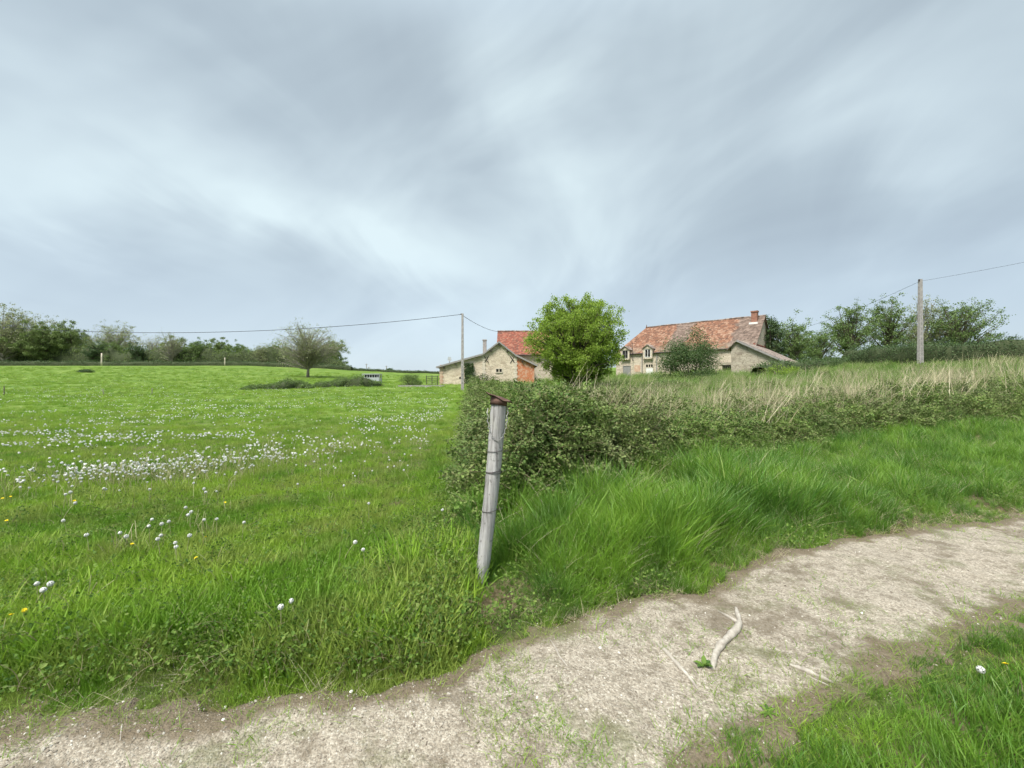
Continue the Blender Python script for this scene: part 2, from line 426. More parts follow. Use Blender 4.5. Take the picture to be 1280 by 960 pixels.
# ------------------------------------------------------------------ scatter (geometry nodes instances)
def scatter(name, pts, rot, scl, protos, core=None, core_mat=None):
    me = bpy.data.meshes.new(name)
    pts = np.asarray(pts, np.float32); n = len(pts)
    me.vertices.add(n); me.vertices.foreach_set('co', pts.ravel())
    me.attributes.new('rot', 'FLOAT_VECTOR', 'POINT').data.foreach_set('vector', np.asarray(rot, np.float32).ravel())
    me.attributes.new('scl', 'FLOAT', 'POINT').data.foreach_set('value', np.asarray(scl, np.float32))
    me.attributes.new('var', 'INT', 'POINT').data.foreach_set('value', rng.integers(0, len(protos), n).astype(np.int32))
    ob = link(bpy.data.objects.new(name, me))
    coll = bpy.data.collections.new(name + '_kinds')
    for q in protos:
        coll.objects.link(q)
    nt = bpy.data.node_groups.new(name, 'GeometryNodeTree')
    nt.interface.new_socket('Geometry', in_out='INPUT', socket_type='NodeSocketGeometry')
    nt.interface.new_socket('Geometry', in_out='OUTPUT', socket_type='NodeSocketGeometry')
    gi = nt.nodes.new('NodeGroupInput'); go = nt.nodes.new('NodeGroupOutput')
    ci = nt.nodes.new('GeometryNodeCollectionInfo'); ci.inputs[0].default_value = coll
    ci.inputs[1].default_value = True; ci.inputs[2].default_value = True
    ip = nt.nodes.new('GeometryNodeInstanceOnPoints'); ip.inputs['Pick Instance'].default_value = True
    def na(nm, ty):
        a = nt.nodes.new('GeometryNodeInputNamedAttribute'); a.data_type = ty; a.inputs[0].default_value = nm
        return a.outputs[0]
    e2r = nt.nodes.new('FunctionNodeEulerToRotation')
    nt.links.new(na('rot', 'FLOAT_VECTOR'), e2r.inputs[0])
    nt.links.new(gi.outputs[0], ip.inputs['Points']); nt.links.new(ci.outputs[0], ip.inputs['Instance'])
    nt.links.new(na('var', 'INT'), ip.inputs['Instance Index'])
    nt.links.new(e2r.outputs[0], ip.inputs['Rotation']); nt.links.new(na('scl', 'FLOAT'), ip.inputs['Scale'])
    out = ip.outputs[0]
    nt.links.new(out, go.inputs[0])
    md = ob.modifiers.new('scatter', 'NODES'); md.node_group = nt
    return ob
def proto(name, me): return bpy.data.objects.new(name, me)

def blades(n, rad, h, w, lean, r, curl=.5, seg=3, flat=0.0):
    """grass tuft: n curved tapering blades"""
    th = r.uniform(0, 2 * math.pi, n); rr = rad * np.sqrt(r.uniform(0, 1, n))
    bx = rr * np.cos(th); by = rr * np.sin(th)
    az = th + r.normal(0, 1.6, n); hh = h * r.uniform(.45, 1.1, n); le = lean * r.uniform(.2, 1.3, n)
    ww = w * r.uniform(.7, 1.3, n)
    d = np.stack([np.cos(az), np.sin(az)], 1)
    fz = r.uniform(0, math.pi, n); s_ = np.stack([np.cos(fz), np.sin(fz)], 1)
    V = []; 
    for k in range(seg + 1):
        t = k / seg
        out = le * t + curl * t ** 2.4 * le * 1.5
        zz = t * (1 - .35 * curl * t * le)
        cx = bx + d[:, 0] * out * hh; cy = by + d[:, 1] * out * hh; cz = hh * zz - .01
        if k < seg:
            wd = ww * (1 - .75 * t ** 1.5) * .5
            V.append(np.stack([cx - s_[:, 0] * wd, cy - s_[:, 1] * wd, cz], 1)); V.append(np.stack([cx + s_[:, 0] * wd, cy + s_[:, 1] * wd, cz], 1))
        else: V.append(np.stack([cx, cy, cz], 1))
    V = np.stack(V, 1); k = V.shape[1]; b = np.arange(n)[:, None] * k
    F4 = np.concatenate([b + np.array([[2 * q, 2 * q + 1, 2 * q + 3, 2 * q + 2]]) for q in range(seg - 1)])
    F3 = b + np.array([[2 * seg - 2, 2 * seg - 1, 2 * seg]])
    return V.reshape(-1, 3), [F3, F4]

def sample(n, ymin, ymax, cond, slope=1.55, x0=None, pw=1.0, seed=0):
    """points over the land, thinning with distance (even in view), kept where cond(x,y) > 0"""
    r = np.random.default_rng(seed)
    out = []; tot = 0
    for _ in range(40):
        m = n * 2
        u = r.uniform(0, 1, m)
        if pw == 1.0: y = ymin * (ymax / ymin) ** u
        else:
            a = ymin ** (1 - pw); b = ymax ** (1 - pw); y = (a + (b - a) * u) ** (1 / (1 - pw))
        x = r.uniform(-slope, slope, m) * (y + .6)
        c = cond(x, y)
        k = r.uniform(0, 1, m) < c
        out.append(np.stack([x[k], y[k]], 1)); tot += k.sum()
        if tot >= n: break
    P_ = np.vstack(out)[:n]
    return P_
def place(P_, tilt=.12, seed=0):
    r = np.random.default_rng(seed + 99); n = len(P_)
    pts = np.column_stack([P_, ZS(P_[:, 0], P_[:, 1])])
    rot = np.column_stack([r.normal(0, tilt, n), r.normal(0, tilt, n), r.uniform(0, 2 * math.pi, n)])
    return pts, rot, r

# grass kinds
m_past = leafmat('pasture_blades', [(.11, .225, .016), (.20, .365, .026), (.29, .43, .045), (.16, .295, .022), (.36, .42, .11)], .4,
                 [((.28, .42, .04), .7, .35, 3), ((.09, .22, .014), .7, .8, 11), ((.30, .33, .09), .5, 2.1, 23)])
m_verge = leafmat('verge_blades', [(.05, .15, .015), (.12, .27, .025), (.20, .36, .035), (.09, .205, .022), (.29, .37, .09), (.065, .17, .016)], .4,
                  [((.22, .38, .035), .6, 1.1, 5), ((.055, .15, .02), .6, 1.7, 31)], gloss=.5, spec=.5)
m_meadow = leafmat('meadow_blades', [(.12, .22, .035), (.18, .29, .05), (.25, .34, .09), (.14, .25, .04)], .3,
                   [((.31, .29, .15), .55, .25, 8), ((.09, .19, .03), .7, .4, 17)])
m_straw = leafmat('straw', [(.36, .31, .18), (.46, .41, .26), (.29, .25, .15), (.52, .47, .32)], .15, inst=True)
m_pink = leafmat('dry_heads', [(.30, .26, .18), (.38, .33, .24), (.24, .22, .13), (.16, .23, .06), (.13, .2, .05)], .15, inst=True)

def protos_of(name, k, fn, mt):
    out = []
    for q in range(k):
        V, F = fn(np.random.default_rng(100 + q * 7 + len(name)))
        out.append(proto(name, np_mesh(name, V, F, mt)))
    return out
past_k = protos_of('pasture_tuft', 5, lambda r: blades(40, .10, .085, .0052, .34, r, .5), m_past)
verge_k = protos_of('verge_tuft', 9, lambda r: blades(36, .085, .42, .0078, .26, r, .8, 4), m_verge)
verge_k += protos_of('broad_tuft', 3, lambda r: blades(16, .09, .34, .014, .38, r, 1.0, 5), m_verge)
verge_k += protos_of('mixed_tuft', 1, lambda r: blades(11, .08, .46, .0038, .45, r, .5, 4), m_straw)
short_k = protos_of('short_tuft', 4, lambda r: blades(34, .09, .12, .0055, .36, r, .5), m_verge)
mead_k = protos_of('meadow_tuft', 4, lambda r: blades(40, .18, .45, .010, .4, r, .7, 4), m_meadow)

# left pasture
def c_past(x, y):
    a = (x < fence_x(y) + .15) & ~((np.abs(x + .25) < .2) & (y < 3.16) & (y > 2.5)) & (path_in(x, y) + PN(x, y) < -.03 + .08 * (vnoise(x / .07, y / .07, 6) - .3)) & (y > np.interp(x, UPX, UPY) - .1)
    return a * 1.0
P_ = sample(42000, 1.7, 95, c_past, slope=2.3, pw=1.02, seed=1)
pts, rot, r = place(P_, seed=1)
dE = P_[:, 1] - np.interp(P_[:, 0], UPX, UPY)
lush = 1 + .9 * (1 - sst(dE, .5, 2.4)) * sst(dE, .05, .5) + .7 * (1 - sst(fence_x(P_[:, 1]) - P_[:, 0], .1, .8)) * (P_[:, 1] < 12)
s = (1 + .034 * np.clip(P_[:, 1] - 3, 0, 60)) * lush * (.55 + .9 * fbm(P_[:, 0] / .6, P_[:, 1] / .45, 71, 3)) * r.uniform(.7, 1.25, len(P_)) * (.35 + .65 * sst(-(path_in(P_[:, 0], P_[:, 1]) + PN(P_[:, 0], P_[:, 1])), 0, .35))
tag(scatter('pasture_grass', pts, rot, s, past_k), 'bright green grazed grass covering the open pasture on the left', 'grass', kind='stuff')

# tall lush verge right of the post
def c_verge(x, y):
    e = y - np.interp(x, UPX, UPY)
    a = (x > fence_x(y) + .12)  & (path_in(x, y) + PN(x, y) < -.02 + .08 * (vnoise(x / .07, y / .07, 6) - .3)) & (in_rough(x, y) < .5 + 1.4 * sst(vnoise(x / .7, y / .7, 69), .55, .75) * (x > .6))
    return a * np.where(y > 2.6, 1.0, .5)
P_ = sample(12500, 2.3, 26, c_verge, slope=2.0, pw=1.1, seed=2)
pts, rot, r = place(P_, seed=2)
e = P_[:, 1] - np.interp(P_[:, 0], UPX, UPY)
s = (.30 + .85 * sst(-(path_in(P_[:, 0], P_[:, 1]) + PN(P_[:, 0], P_[:, 1])), 0, .7)) * (.30 + 1.3 * fbm(P_[:, 0] / .42, P_[:, 1] / .42, 72, 2)) * .88 * (1 - .78 * np.exp(-(((P_[:, 0] + .1) / .33) ** 4 + ((P_[:, 1] - 2.75) / .5) ** 4))) * (1 - .4 * np.exp(-((P_[:, 0] - fence_x(P_[:, 1])) / .4) ** 2)) * r.uniform(.7, 1.2, len(P_)) * (1 - .45 * sst(P_[:, 0], 2.6, 5.5)) * (1 + .03 * P_[:, 1])
tag(scatter('verge_grass', pts, rot, s, verge_k), 'tall lush green grass along the verge between the brambles and the track', 'grass', kind='stuff')

# short grass in the lower right corner, on the far verge edge and sparse on the track
def c_short(x, y):
    d = path_in(x, y); lo = y < np.interp(x, LOX, LOY)
    return (lo & (d < .06 + .45 * (fbm(x / .4, y / .4, 62, 3) - .5))) * 1.0
r = np.random.default_rng(3); P_ = np.column_stack([r.uniform(-3.5, 8, 26000), r.uniform(-1.8, 4.6, 26000)]); P_ = P_[(c_short(P_[:, 0], P_[:, 1]) > 0)]; P_ = P_[(r.uniform(0, 1, len(P_)) < .9)]
pts, rot, r = place(P_, seed=3)
s = (.30 + .75 * sst(-path_in(P_[:, 0], P_[:, 1]), -.1, .6)) * r.uniform(.6, 1.3, len(P_))
tag(scatter('roadside_grass', pts, rot, s, short_k), 'short grass on the near side of the track in the lower right corner', 'grass', kind='stuff')
def c_sparse(x, y):
    d = path_in(x, y)
    q = sst(fbm(x / .35, y / .35, 64, 3), .52, .68) * .30 + (1 - sst(d, -.05, .35)) * .6
    return (d > -.25) * q * (1 + .0 * d)
P_ = sample(4200, 1.3, 7, c_sparse, pw=1.2, seed=4)
pts, rot, r = place(P_, seed=4)
thin_k = protos_of('thin_tuft', 4, lambda r: blades(9, .05, .05, .0035, .8, r, .6), m_past)
tag(scatter('track_grass', pts, rot, r.uniform(.35, 1.2, len(P_)), thin_k), 'thin scattered blades of grass growing through the gravel track', 'grass', kind='stuff')
# dry straw litter at the edge of the track
def c_lit(x, y):
    e = y - np.interp(x, UPX, UPY)
    return (np.abs(e - .08) < .16) * np.where(x > .2, 1.0, .25) * sst(vnoise(x / .3, y / .3, 67), .3, .7)
P_ = sample(500, 1.8, 6, c_lit, pw=1.2, seed=5)
pts, rot, r = place(P_, .3, seed=5)
lit_k = protos_of('straw_litter', 3, lambda r: blades(9, .07, .12, .0028, 2.2, r, .2), m_straw)
tag(scatter('straw_litter', pts, rot, r.uniform(.4, .95, len(P_)), lit_k), 'dry straw coloured grass litter along the edge of the track', 'dry grass', kind='stuff')

# meadow behind the brambles
def c_mead(x, y):
    return (in_rough(x, y) > 0.2) * 1.0
P_ = sample(12500, 5, 75, c_mead, pw=1.25, seed=6)
pts, rot, r = place(P_, seed=6)
s = (.75 + .5 * fbm(P_[:, 0] / 2, P_[:, 1] / 2, 73, 3)) * r.uniform(.7, 1.3, len(P_)) * (1 + .012 * P_[:, 1])
tag(scatter('meadow_grass', pts, rot, s, mead_k), 'rough uncut meadow grass between the brambles and the farmhouse', 'grass', kind='stuff')
# ------------------------------------------------------------------ brambles
def leafshape(w, l):
    return np.array([[0, 0, 0], [w * .5, l * .3, .12 * w], [w * .42, l * .68, .1 * w], [0, l, -.12 * l], [-w * .42, l * .68, .1 * w], [-w * .5, l * .3, .12 * w], [0, l * .5, -.06 * w]])
def sprig(r, n=16, L=.55, leaf=.05, trip=True):
    mb = MB()
    t = np.linspace(0, 1, 7)
    bend = r.uniform(.3, .7)
    pts = np.stack([L * t, r.normal(0, .02) * t, L * (bend * t - bend * 1.3 * t ** 2)], 1)
    V = []; F = []; n0 = 0
    for q in range(n):
        tt = r.uniform(.1, 1)
        c = np.array([np.interp(tt, t, pts[:, k]) for k in range(3)])
        for j in range(3 if trip else 1):
            sh = leafshape(leaf * .75, leaf) * r.uniform(.6, 1.2)
            a = r.uniform(0, 2 * math.pi) + j * 1.6; tl = r.normal(0, .5); tb = r.normal(-.1, .45)
            ca, sa = math.cos(a), math.sin(a)
            X = sh.copy(); y, z = X[:, 1].copy(), X[:, 2].copy()
            X[:, 1] = y * math.cos(tb) - z * math.sin(tb); X[:, 2] = y * math.sin(tb) + z * math.cos(tb)
            x, z = X[:, 0].copy(), X[:, 2].copy()
            X[:, 0] = x * math.cos(tl) + z * math.sin(tl); X[:, 2] = -x * math.sin(tl) + z * math.cos(tl)
            x, y = X[:, 0].copy(), X[:, 1].copy()
            X[:, 0] = x * ca - y * sa; X[:, 1] = x * sa + y * ca
            V.append(X + c + r.normal(0, .03, 3)); F.append(np.array([[0, 1, 6], [1, 2, 6], [2, 3, 6], [3, 4, 6], [4, 5, 6], [5, 0, 6]]) + n0); n0 += 7
    V = np.vstack(V); F = np.vstack(F)
    return V, F, pts
def sprig_proto(name, k, mleaf, mstem, st=.004, **kw):
    out = []
    for q in range(k):
        r = np.random.default_rng(500 + q)
        V, F, pts = sprig(r, **kw)
        mb = MB(); mb.add(V, F); mb.tube(pts, np.linspace(st, st * .4, len(pts)), 4, False)
        me = mb.mesh(name, mleaf); me.materials.append(mstem)
        nf3 = len(F); mi = np.zeros(len(me.polygons), np.int32); mi[nf3:] = 1
        me.polygons.foreach_set('material_index', mi)
        out.append(proto(name, me))
    return out
m_bram = leafmat('bramble_leaves', [(.045, .095, .02), (.095, .175, .034), (.16, .255, .052), (.27, .34, .10), (.22, .21, .10)], .25,
                 [((.15, .23, .04), .6, .9, 4), ((.24, .25, .12), .5, .6, 14), ((.05, .09, .02), .5, 1.2, 27)], gloss=.3)
m_stem = simple('bramble_stems', (.14, .12, .06), (.26, .22, .13), 8, bs=0)
m_weed = leafmat('weed_leaves', [(.055, .12, .018), (.10, .18, .026), (.15, .24, .04), (.19, .25, .06)], .35, gloss=.3)
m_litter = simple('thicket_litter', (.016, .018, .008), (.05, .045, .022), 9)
bram_k = sprig_proto('bramble_spray', 6, m_bram, m_stem, n=20, L=.45, leaf=.039)
def bram_h(x, y):
    d = in_rough(x, y)
    edge = np.minimum(x - fence_x(y) - .10, (y - np.interp(x, BRX, BRY)) + .2)
    keep = 1 - .999 * sst(y - np.interp(x, BRX, BRY) + 3.0 * (fbm(x / 2.5, y / 2.5, 92) - .5), 2.6, 5.5) * sst(x - fence_x(y), 1.6, 3.2)
    keep = np.maximum(keep, .75 * sst(fbm(x / 3.2, y / 2.6, 93, 3), .53, .60) * (y < 34))
    hh = (1.03 + .75 * (fbm(x / 1.1, y / 1.1, 90, 3) - .5) + .28 * sst(1.4 - (x - fence_x(y)), 0, 1.4)) * np.clip(sst(edge, 0, .75) ** .6, 0, 1) * keep
    hh = hh * (.75 + .5 * fbm(x / 1.1, y / 1.1, 97, 2)) * (1 - .42 * sst(x, 1.2, 5)) * (1 - .5 * sst(x, 9, 20))
    return np.where(edge > 0, hh, 0)
# core
bx = np.arange(-7, 24, .16); by = sinh_axis(3.6, 46, 200, 6, 3.6)
BX, BY = np.meshgrid(bx, by)
bh = bram_h(BX, BY)
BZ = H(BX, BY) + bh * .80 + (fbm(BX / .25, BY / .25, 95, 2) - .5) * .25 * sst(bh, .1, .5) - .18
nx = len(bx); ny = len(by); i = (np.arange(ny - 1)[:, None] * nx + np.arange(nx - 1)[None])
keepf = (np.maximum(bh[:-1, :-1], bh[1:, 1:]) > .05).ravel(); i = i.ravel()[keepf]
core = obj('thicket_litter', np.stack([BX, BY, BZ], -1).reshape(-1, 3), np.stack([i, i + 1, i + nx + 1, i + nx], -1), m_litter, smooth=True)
def c_br(x, y): return (bram_h(x, y) > .12) * 1.0
P_ = sample(20000, 3.9, 44, c_br, slope=1.3, pw=1.3, seed=10)
pts, rot, r = place(P_, .45, seed=10)
bh = bram_h(P_[:, 0], P_[:, 1])
# steep fronts need leaves all the way down
k = r.uniform(0, 1, len(P_)) ** .45
grad = sst(np.abs(bram_h(P_[:, 0], P_[:, 1] - .35) - bh) + np.abs(bram_h(P_[:, 0] - .35, P_[:, 1]) - bh), .1, .5)
lev = np.where(r.uniform(0, 1, len(P_)) < .35 + .3 * grad, k, 1.0)
pts[:, 2] += bh * lev * 1.0 - .10 + r.normal(0, .06, len(P_)) + (fbm(P_[:, 0] / .3, P_[:, 1] / .3, 95, 2) - .5) * .3
s = r.uniform(.6, 1.25, len(P_)) * (.85 + .022 * P_[:, 1])
br = scatter('bramble_thicket', pts, rot, s, bram_k)
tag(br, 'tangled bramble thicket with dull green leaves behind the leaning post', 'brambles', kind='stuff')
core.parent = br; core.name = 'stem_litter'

# dead stalks
def stalks(r, n=16, h=.9, lean=.5):
    V, F = blades(n, .25, h, .010, lean, r, .25, 4)
    return V, F
reed_k = protos_of('dead_stalks', 5, lambda r: stalks(r, 18, .95, .45), m_straw)
head_k = protos_of('dry_tuft', 4, lambda r: blades(44, .25, .62, .008, .5, r, .5, 3), m_pink)
def c_reed(x, y):
    q = sst(fbm(x / 2.6, y / 2.2, 80, 3), .46, .6)
    return (in_rough(x, y) > .6) * (.06 + .94 * q) * sst(x, -.6, 1.5) * 1.0 * np.where(y < 30, 1, .3) * sst(fbm(x / 1.3, y / 1.3, 89, 2), .38, .55)
P_ = sample(800, 6, 48, c_reed, pw=1.35, seed=8)
pts, rot, r = place(P_, .22, seed=8)
pts[:, 2] += .55 * bram_h(P_[:, 0], P_[:, 1])
s = r.uniform(.55, 1.15, len(P_))
tag(scatter('dead_reeds', pts, rot, s, reed_k), 'dead straw coloured stalks leaning over the rough meadow', 'dry stalks', kind='stuff')
def c_head(x, y):
    q = sst(fbm(x / 4, y / 3, 84, 3), .42, .6)
    return (in_rough(x, y) > 1.2) * q * sst(x / y, .05, .3)
P_ = sample(750, 9, 50, c_head, pw=1.25, seed=9)
pts, rot, r = place(P_, .15, seed=9); 
tag(scatter('dry_meadow_grass', pts, rot, r.uniform(.8, 1.5, len(P_)), head_k), 'brownish pink dry grass in patches below the farmhouse', 'dry grass', kind='stuff')

def cane(r):
    V, F = blades(6, .14, 1.4, .014, .35, r, .15, 5); V = V.copy(); V[:, 0] += V[:, 2] * .35; return V, F
cane_k = protos_of('pale_stalks', 5, cane, m_straw)
def c_cane(x, y):
    return (in_rough(x, y) > .5) * sst(x, -.7, .6) * (.3 + .7 * sst(vnoise(x / 1.5, y / 1.5, 88), .4, .7))
P_ = sample(650, 6.5, 26, c_cane, pw=1.2, seed=18)
pts, rot, r = place(P_, .15, seed=18); rot[:, 2] = r.normal(.3, .5, len(P_)); pts[:, 2] += .3 * bram_h(P_[:, 0], P_[:, 1])
tag(scatter('pale_reeds', pts, rot, r.uniform(.6, 1.1, len(P_)), cane_k), 'long pale dead canes sticking up out of the brambles and leaning right', 'dry stalks', kind='stuff')

# broad leaved weeds round the foot of the post and on the bank
weed_k = sprig_proto('weed', 4, m_weed, m_stem, n=16, L=.10, leaf=.017, trip=False, st=.0012)
def c_weed(x, y):
    e = y - np.interp(x, UPX, UPY)
    a = (.75 * np.exp(-((x - fence_x(y) + .1) / .4) ** 2) * (y < 12) + .16) * ~((np.abs(x + .19) < .13) & (y < 3.1) & (y > 2.6)) + .3 * np.exp(-((e - .35) / .3) ** 2) * sst(vnoise(x / .6, y / .6, 66), .35, .7)
    return (e > .0) * np.clip(a, 0, 1)
P_ = sample(4200, 1.95, 9, c_weed, pw=1.6, seed=12)
pts, rot, r = place(P_, .5, seed=12); rot[:, 1] -= .7
pts[:, 2] += r.uniform(0, .10, len(P_)) + .05 * np.exp(-((P_[:, 0] - fence_x(P_[:, 1])) / .35) ** 2) * (P_[:, 1] > 2.9)
tag(scatter('bank_weeds', pts, rot, r.uniform(.6, 1.5, len(P_)), weed_k), 'small broad leaved weeds round the foot of the post and along the bank', 'weeds', kind='stuff')

# gravel
def pebble(r):
    import bmesh
    bm = bmesh.new(); bmesh.ops.create_icosphere(bm, subdivisions=1, radius=1)
    for v in bm.verts: v.co = Vector((v.co.x * r.uniform(.7, 1.2), v.co.y * r.uniform(.6, 1.0), v.co.z * r.uniform(.4, .7)))
    me = bpy.data.meshes.new('pebble'); bm.to_mesh(me); bm.free(); return me
m_peb, g = mat('pebbles')
c = g.ramp(g.n('ShaderNodeObjectInfo').outputs['Random'], [(0, (.13, .105, .08)), (.5, (.26, .225, .18)), (.85, (.37, .335, .28)), (1, (.55, .52, .46))])
finish(g, c, .85)
pk = []
for q in range(5):
    me = pebble(np.random.default_rng(q)); me.materials.append(m_peb); pk.append(proto('pebble', me))
P_ = sample(15000, 1.25, 8, lambda x, y: (path_in(x, y) > -.12) * (.35 + .65 * sst(fbm(x / .5, y / .5, 50), .4, .6)), pw=1.35, seed=14)
pts, rot, r = place(P_, 1, seed=14)
tag(scatter('gravel', pts, rot, .0018 + .006 * r.uniform(0, 1, len(P_)) ** 4 + .008 * r.uniform(0, 1, len(P_)) ** 40, pk), 'small pale gravel stones strewn over the track', 'gravel', kind='stuff')

# ------------------------------------------------------------------ dandelions
m_clock = simple('seed_head', (.58, .58, .53), (.74, .74, .69), 60, bs=0)
m_dstem = leafmat('dandelion_stem', [(.36, .40, .16), (.42, .38, .22)], .2, inst=True)
m_yellow = simple('yellow_petals', (.75, .55, .02), (.85, .68, .03), 30, bs=0)
def clock_mesh(seed):
    r = np.random.default_rng(seed); n = 90
    d = r.normal(0, 1, (n, 3)); d /= np.linalg.norm(d, axis=1)[:, None]
    a = np.cross(d, r.normal(0, 1, (n, 3))); a /= np.linalg.norm(a, axis=1)[:, None]; b = np.cross(d, a)
    R0 = .019
    tip = d * R0; V = []; F = []
    V = np.stack([tip + a * .0055, tip - a * .0028 + b * .0048, tip - a * .0028 - b * .0048, d * .003], 1).reshape(-1, 3)
    b_ = np.arange(n)[:, None] * 4
    F = np.concatenate([b_ + np.array([[0, 1, 2]]), b_ + np.array([[0, 1, 3]])])
    mb = MB(); mb.add(V, F)
    t = np.linspace(-1, 1, 4); mb.tube(np.stack([0 * t, 0 * t, t * .006], 1), [.002, .006, .006, .002], 6)
    return mb.mesh('seed_head', m_clock)
def flower_mesh(seed):
    r = np.random.default_rng(seed); n = 40; th = np.linspace(0, 4 * math.pi, n); rr = np.where(np.arange(n) < n / 2, .019, .012)
    tip = np.stack([np.cos(th) * rr, np.sin(th) * rr, .006 + .004 * (rr < .015)], 1); s_ = np.stack([-np.sin(th), np.cos(th), 0 * th], 1) * .0025
    V = np.stack([np.zeros((n, 3)), tip * .6 + s_, tip, tip * .6 - s_], 1).reshape(-1, 3)
    return np_mesh('petals', V, np.arange(n)[:, None] * 4 + np.array([[0, 1, 2, 3]]), m_yellow)
def stem_mesh(seed):
    r = np.random.default_rng(seed); t = np.linspace(0, 1, 5); c = r.normal(0, .03, 2)
    mb = MB(); mb.tube(np.stack([c[0] * t ** 2 - c[0], c[1] * t ** 2 - c[1], t * .22 - .22], 1), np.linspace(.0032, .0022, 5), 5)
    return mb.mesh('stem', m_dstem)
clocks = [clock_mesh(q) for q in range(4)]; stems = [stem_mesh(q) for q in range(5)]; petals = [flower_mesh(q) for q in range(2)]
def dandelion(x, y, label, group=None, h=.21, yellow=False, s=1.0, k=0):
    z = float(H(x, y))
    e = empty('dandelion_flower' if yellow else 'dandelion_clock', (x, y, z), rng.uniform(0, 6.28))
    tag(e, label, 'dandelion', group)
    st = link(bpy.data.objects.new('stem', stems[k % 5]), e); st.location = (0, 0, h); st.scale = (1, 1, h / .22)
    hd = link(bpy.data.objects.new('petals' if yellow else 'seed_head', petals[k % 2] if yellow else clocks[k % 4]), e)
    hd.location = (0, 0, h); hd.scale = (s, s, s); hd.rotation_euler = (rng.normal(0, .3), rng.normal(0, .3), 0)
    return e
def gp(px, py, h=.21): 
    y = (EYE - h - .03) * 500 / (py - 480); return (px - 640) / 500 * y, y
near = [
 (351, 762, 'taller white dandelion clock of the pair nearest the camera on the left bank', 0), (364, 755, 'smaller white dandelion clock of the pair nearest the camera, the right hand one', 0),
 (46, 733, 'white dandelion clock in the trio at the left edge, its left one', 0), (63, 733, 'white dandelion clock in the trio at the left edge, its right one', 0), (54, 741, 'lowest white dandelion clock in the trio at the left edge', 0),
 (30, 767, 'yellow dandelion bloom at the left edge below the trio of clocks', 1), (14, 773, 'yellow dandelion bloom lowest of all at the left edge', 1),
 (454, 690, 'white dandelion clock alone in long grass left of the post, the nearer of two', 0), (444, 680, 'white dandelion clock alone in long grass left of the post, the farther of two', 0),
 (461, 631, 'white dandelion clock in bare grass halfway between the drift and the post', 0), (553, 640, 'white dandelion clock closest to the leaning post', 0),
 (305, 656, 'big white dandelion clock standing alone right of the scattered group', 0), (150, 670, 'big round white dandelion clock leaning left above a yellow bloom', 0), (158, 674, 'small white dandelion clock behind the big leaning one', 0),
 (165, 684, 'yellow dandelion bloom under the big leaning clock', 1), (257, 675, 'yellow dandelion bloom right of the double clocks', 1), (245, 701, 'yellow dandelion bloom in the long grass below the scattered group', 1),
 (197, 677, 'white dandelion clock, nearer of a touching pair', 0), (201, 673, 'white dandelion clock, farther of a touching pair', 0),
 (219, 682, 'white dandelion clock, upper of two stacked on one plant', 0), (220, 687, 'white dandelion clock, lower of two stacked on one plant', 0), (237, 673, 'white dandelion clock beside the yellow bloom in the scattered group', 0),
 (211, 655, 'white dandelion clock with two long bare stems beside it', 0), (190, 652, 'white dandelion clock at the upper left of the scattered group', 0), (186, 661, 'flat looking white dandelion clock in the middle of the scattered group', 0), (202, 658, 'small white dandelion clock between two larger ones', 0),
 (235, 647, 'white dandelion clock under the highest pair of the scattered group', 0), (239, 643, 'highest white dandelion clock of the scattered group, right one', 0), (232, 637, 'tallest white dandelion clock behind the scattered group', 0),
 (255, 653, 'white dandelion clock right of the highest pair', 0), (271, 652, 'white dandelion clock on a long pale stem', 0), (79, 654, 'white dandelion clock alone on the mown strip at left', 0), (108, 672, 'small white dandelion clock left of the big leaning one', 0),
 (94, 631, 'white dandelion clock with brown stem at left', 0), (82, 621, 'nearer white dandelion clock of a pair at left', 0), (88, 618, 'farther white dandelion clock of a pair at left', 0), (93, 629, 'yellow dandelion bloom beside the brown stemmed clock', 1),
 (8, 654, 'yellow dandelion bloom at the far left in short grass', 1), (3, 626, 'left yellow dandelion bloom of two by the left edge', 1), (13, 624, 'right yellow dandelion bloom of two by the left edge', 1), (281, 631, 'yellow dandelion bloom above the big lone clock', 1),
 (257, 618, 'nearer white dandelion clock of the pair below the drift', 0), (255, 614, 'farther white dandelion clock of the pair below the drift', 0), (242, 606, 'white dandelion clock with bent stem left of the pair below the drift', 0),
 (187, 614, 'white dandelion clock below the short drift of clocks', 0), (372, 607, 'white dandelion clock right of the drift', 0), (1226, 828, 'white dandelion clock on the near side of the track at lower right', 0), (1257, 822, 'yellow dandelion bloom beside the clock at lower right', 1)]
DP = []
for k, (px, py, lb, yl) in enumerate(near):
    hh = .12 if yl else .21
    if px > 1000: hh = .07
    x, y = gp(px, py, hh); dandelion(x, y, lb, None, hh, bool(yl), float(rng.uniform(.7, .9)), k); DP.append((x, y))
def c_dand(x, y):
    band = sst(fbm((x + .5 * y) / 2.6, (y - .35 * x) / 1.2, 120, 4), .47, .66)
    cl = .34 * np.exp(-(((x + 6.0) / 1.3) ** 2 + ((y - 6.3) / .7) ** 2)) + .6 * np.exp(-(((x + 5.2) / 1.5) ** 2 + ((y - 7.9 - .4 * (x + 4.9)) / 1.3) ** 2)) * sst(vnoise(x / .45, y / .45, 140), .15, .75) + .14 * np.exp(-(((x + 6.2) / 1.3) ** 2 + ((y - 6.6) / .35) ** 2))
    f = .6 * band * sst(y, 7.5, 12) * (1 - .8 * sst(y, 38, 62)) + cl + .022 * sst(y, 5, 7) * (1 - sst(y, 40, 80))
    return (x < fence_x(y) - .8) * np.clip(f, 0, 1)
P_ = sample(4600, 4.6, 75, c_dand, pw=1.15, seed=20)
P_ = P_[np.argsort(np.hypot(P_[:, 0], P_[:, 1]))]
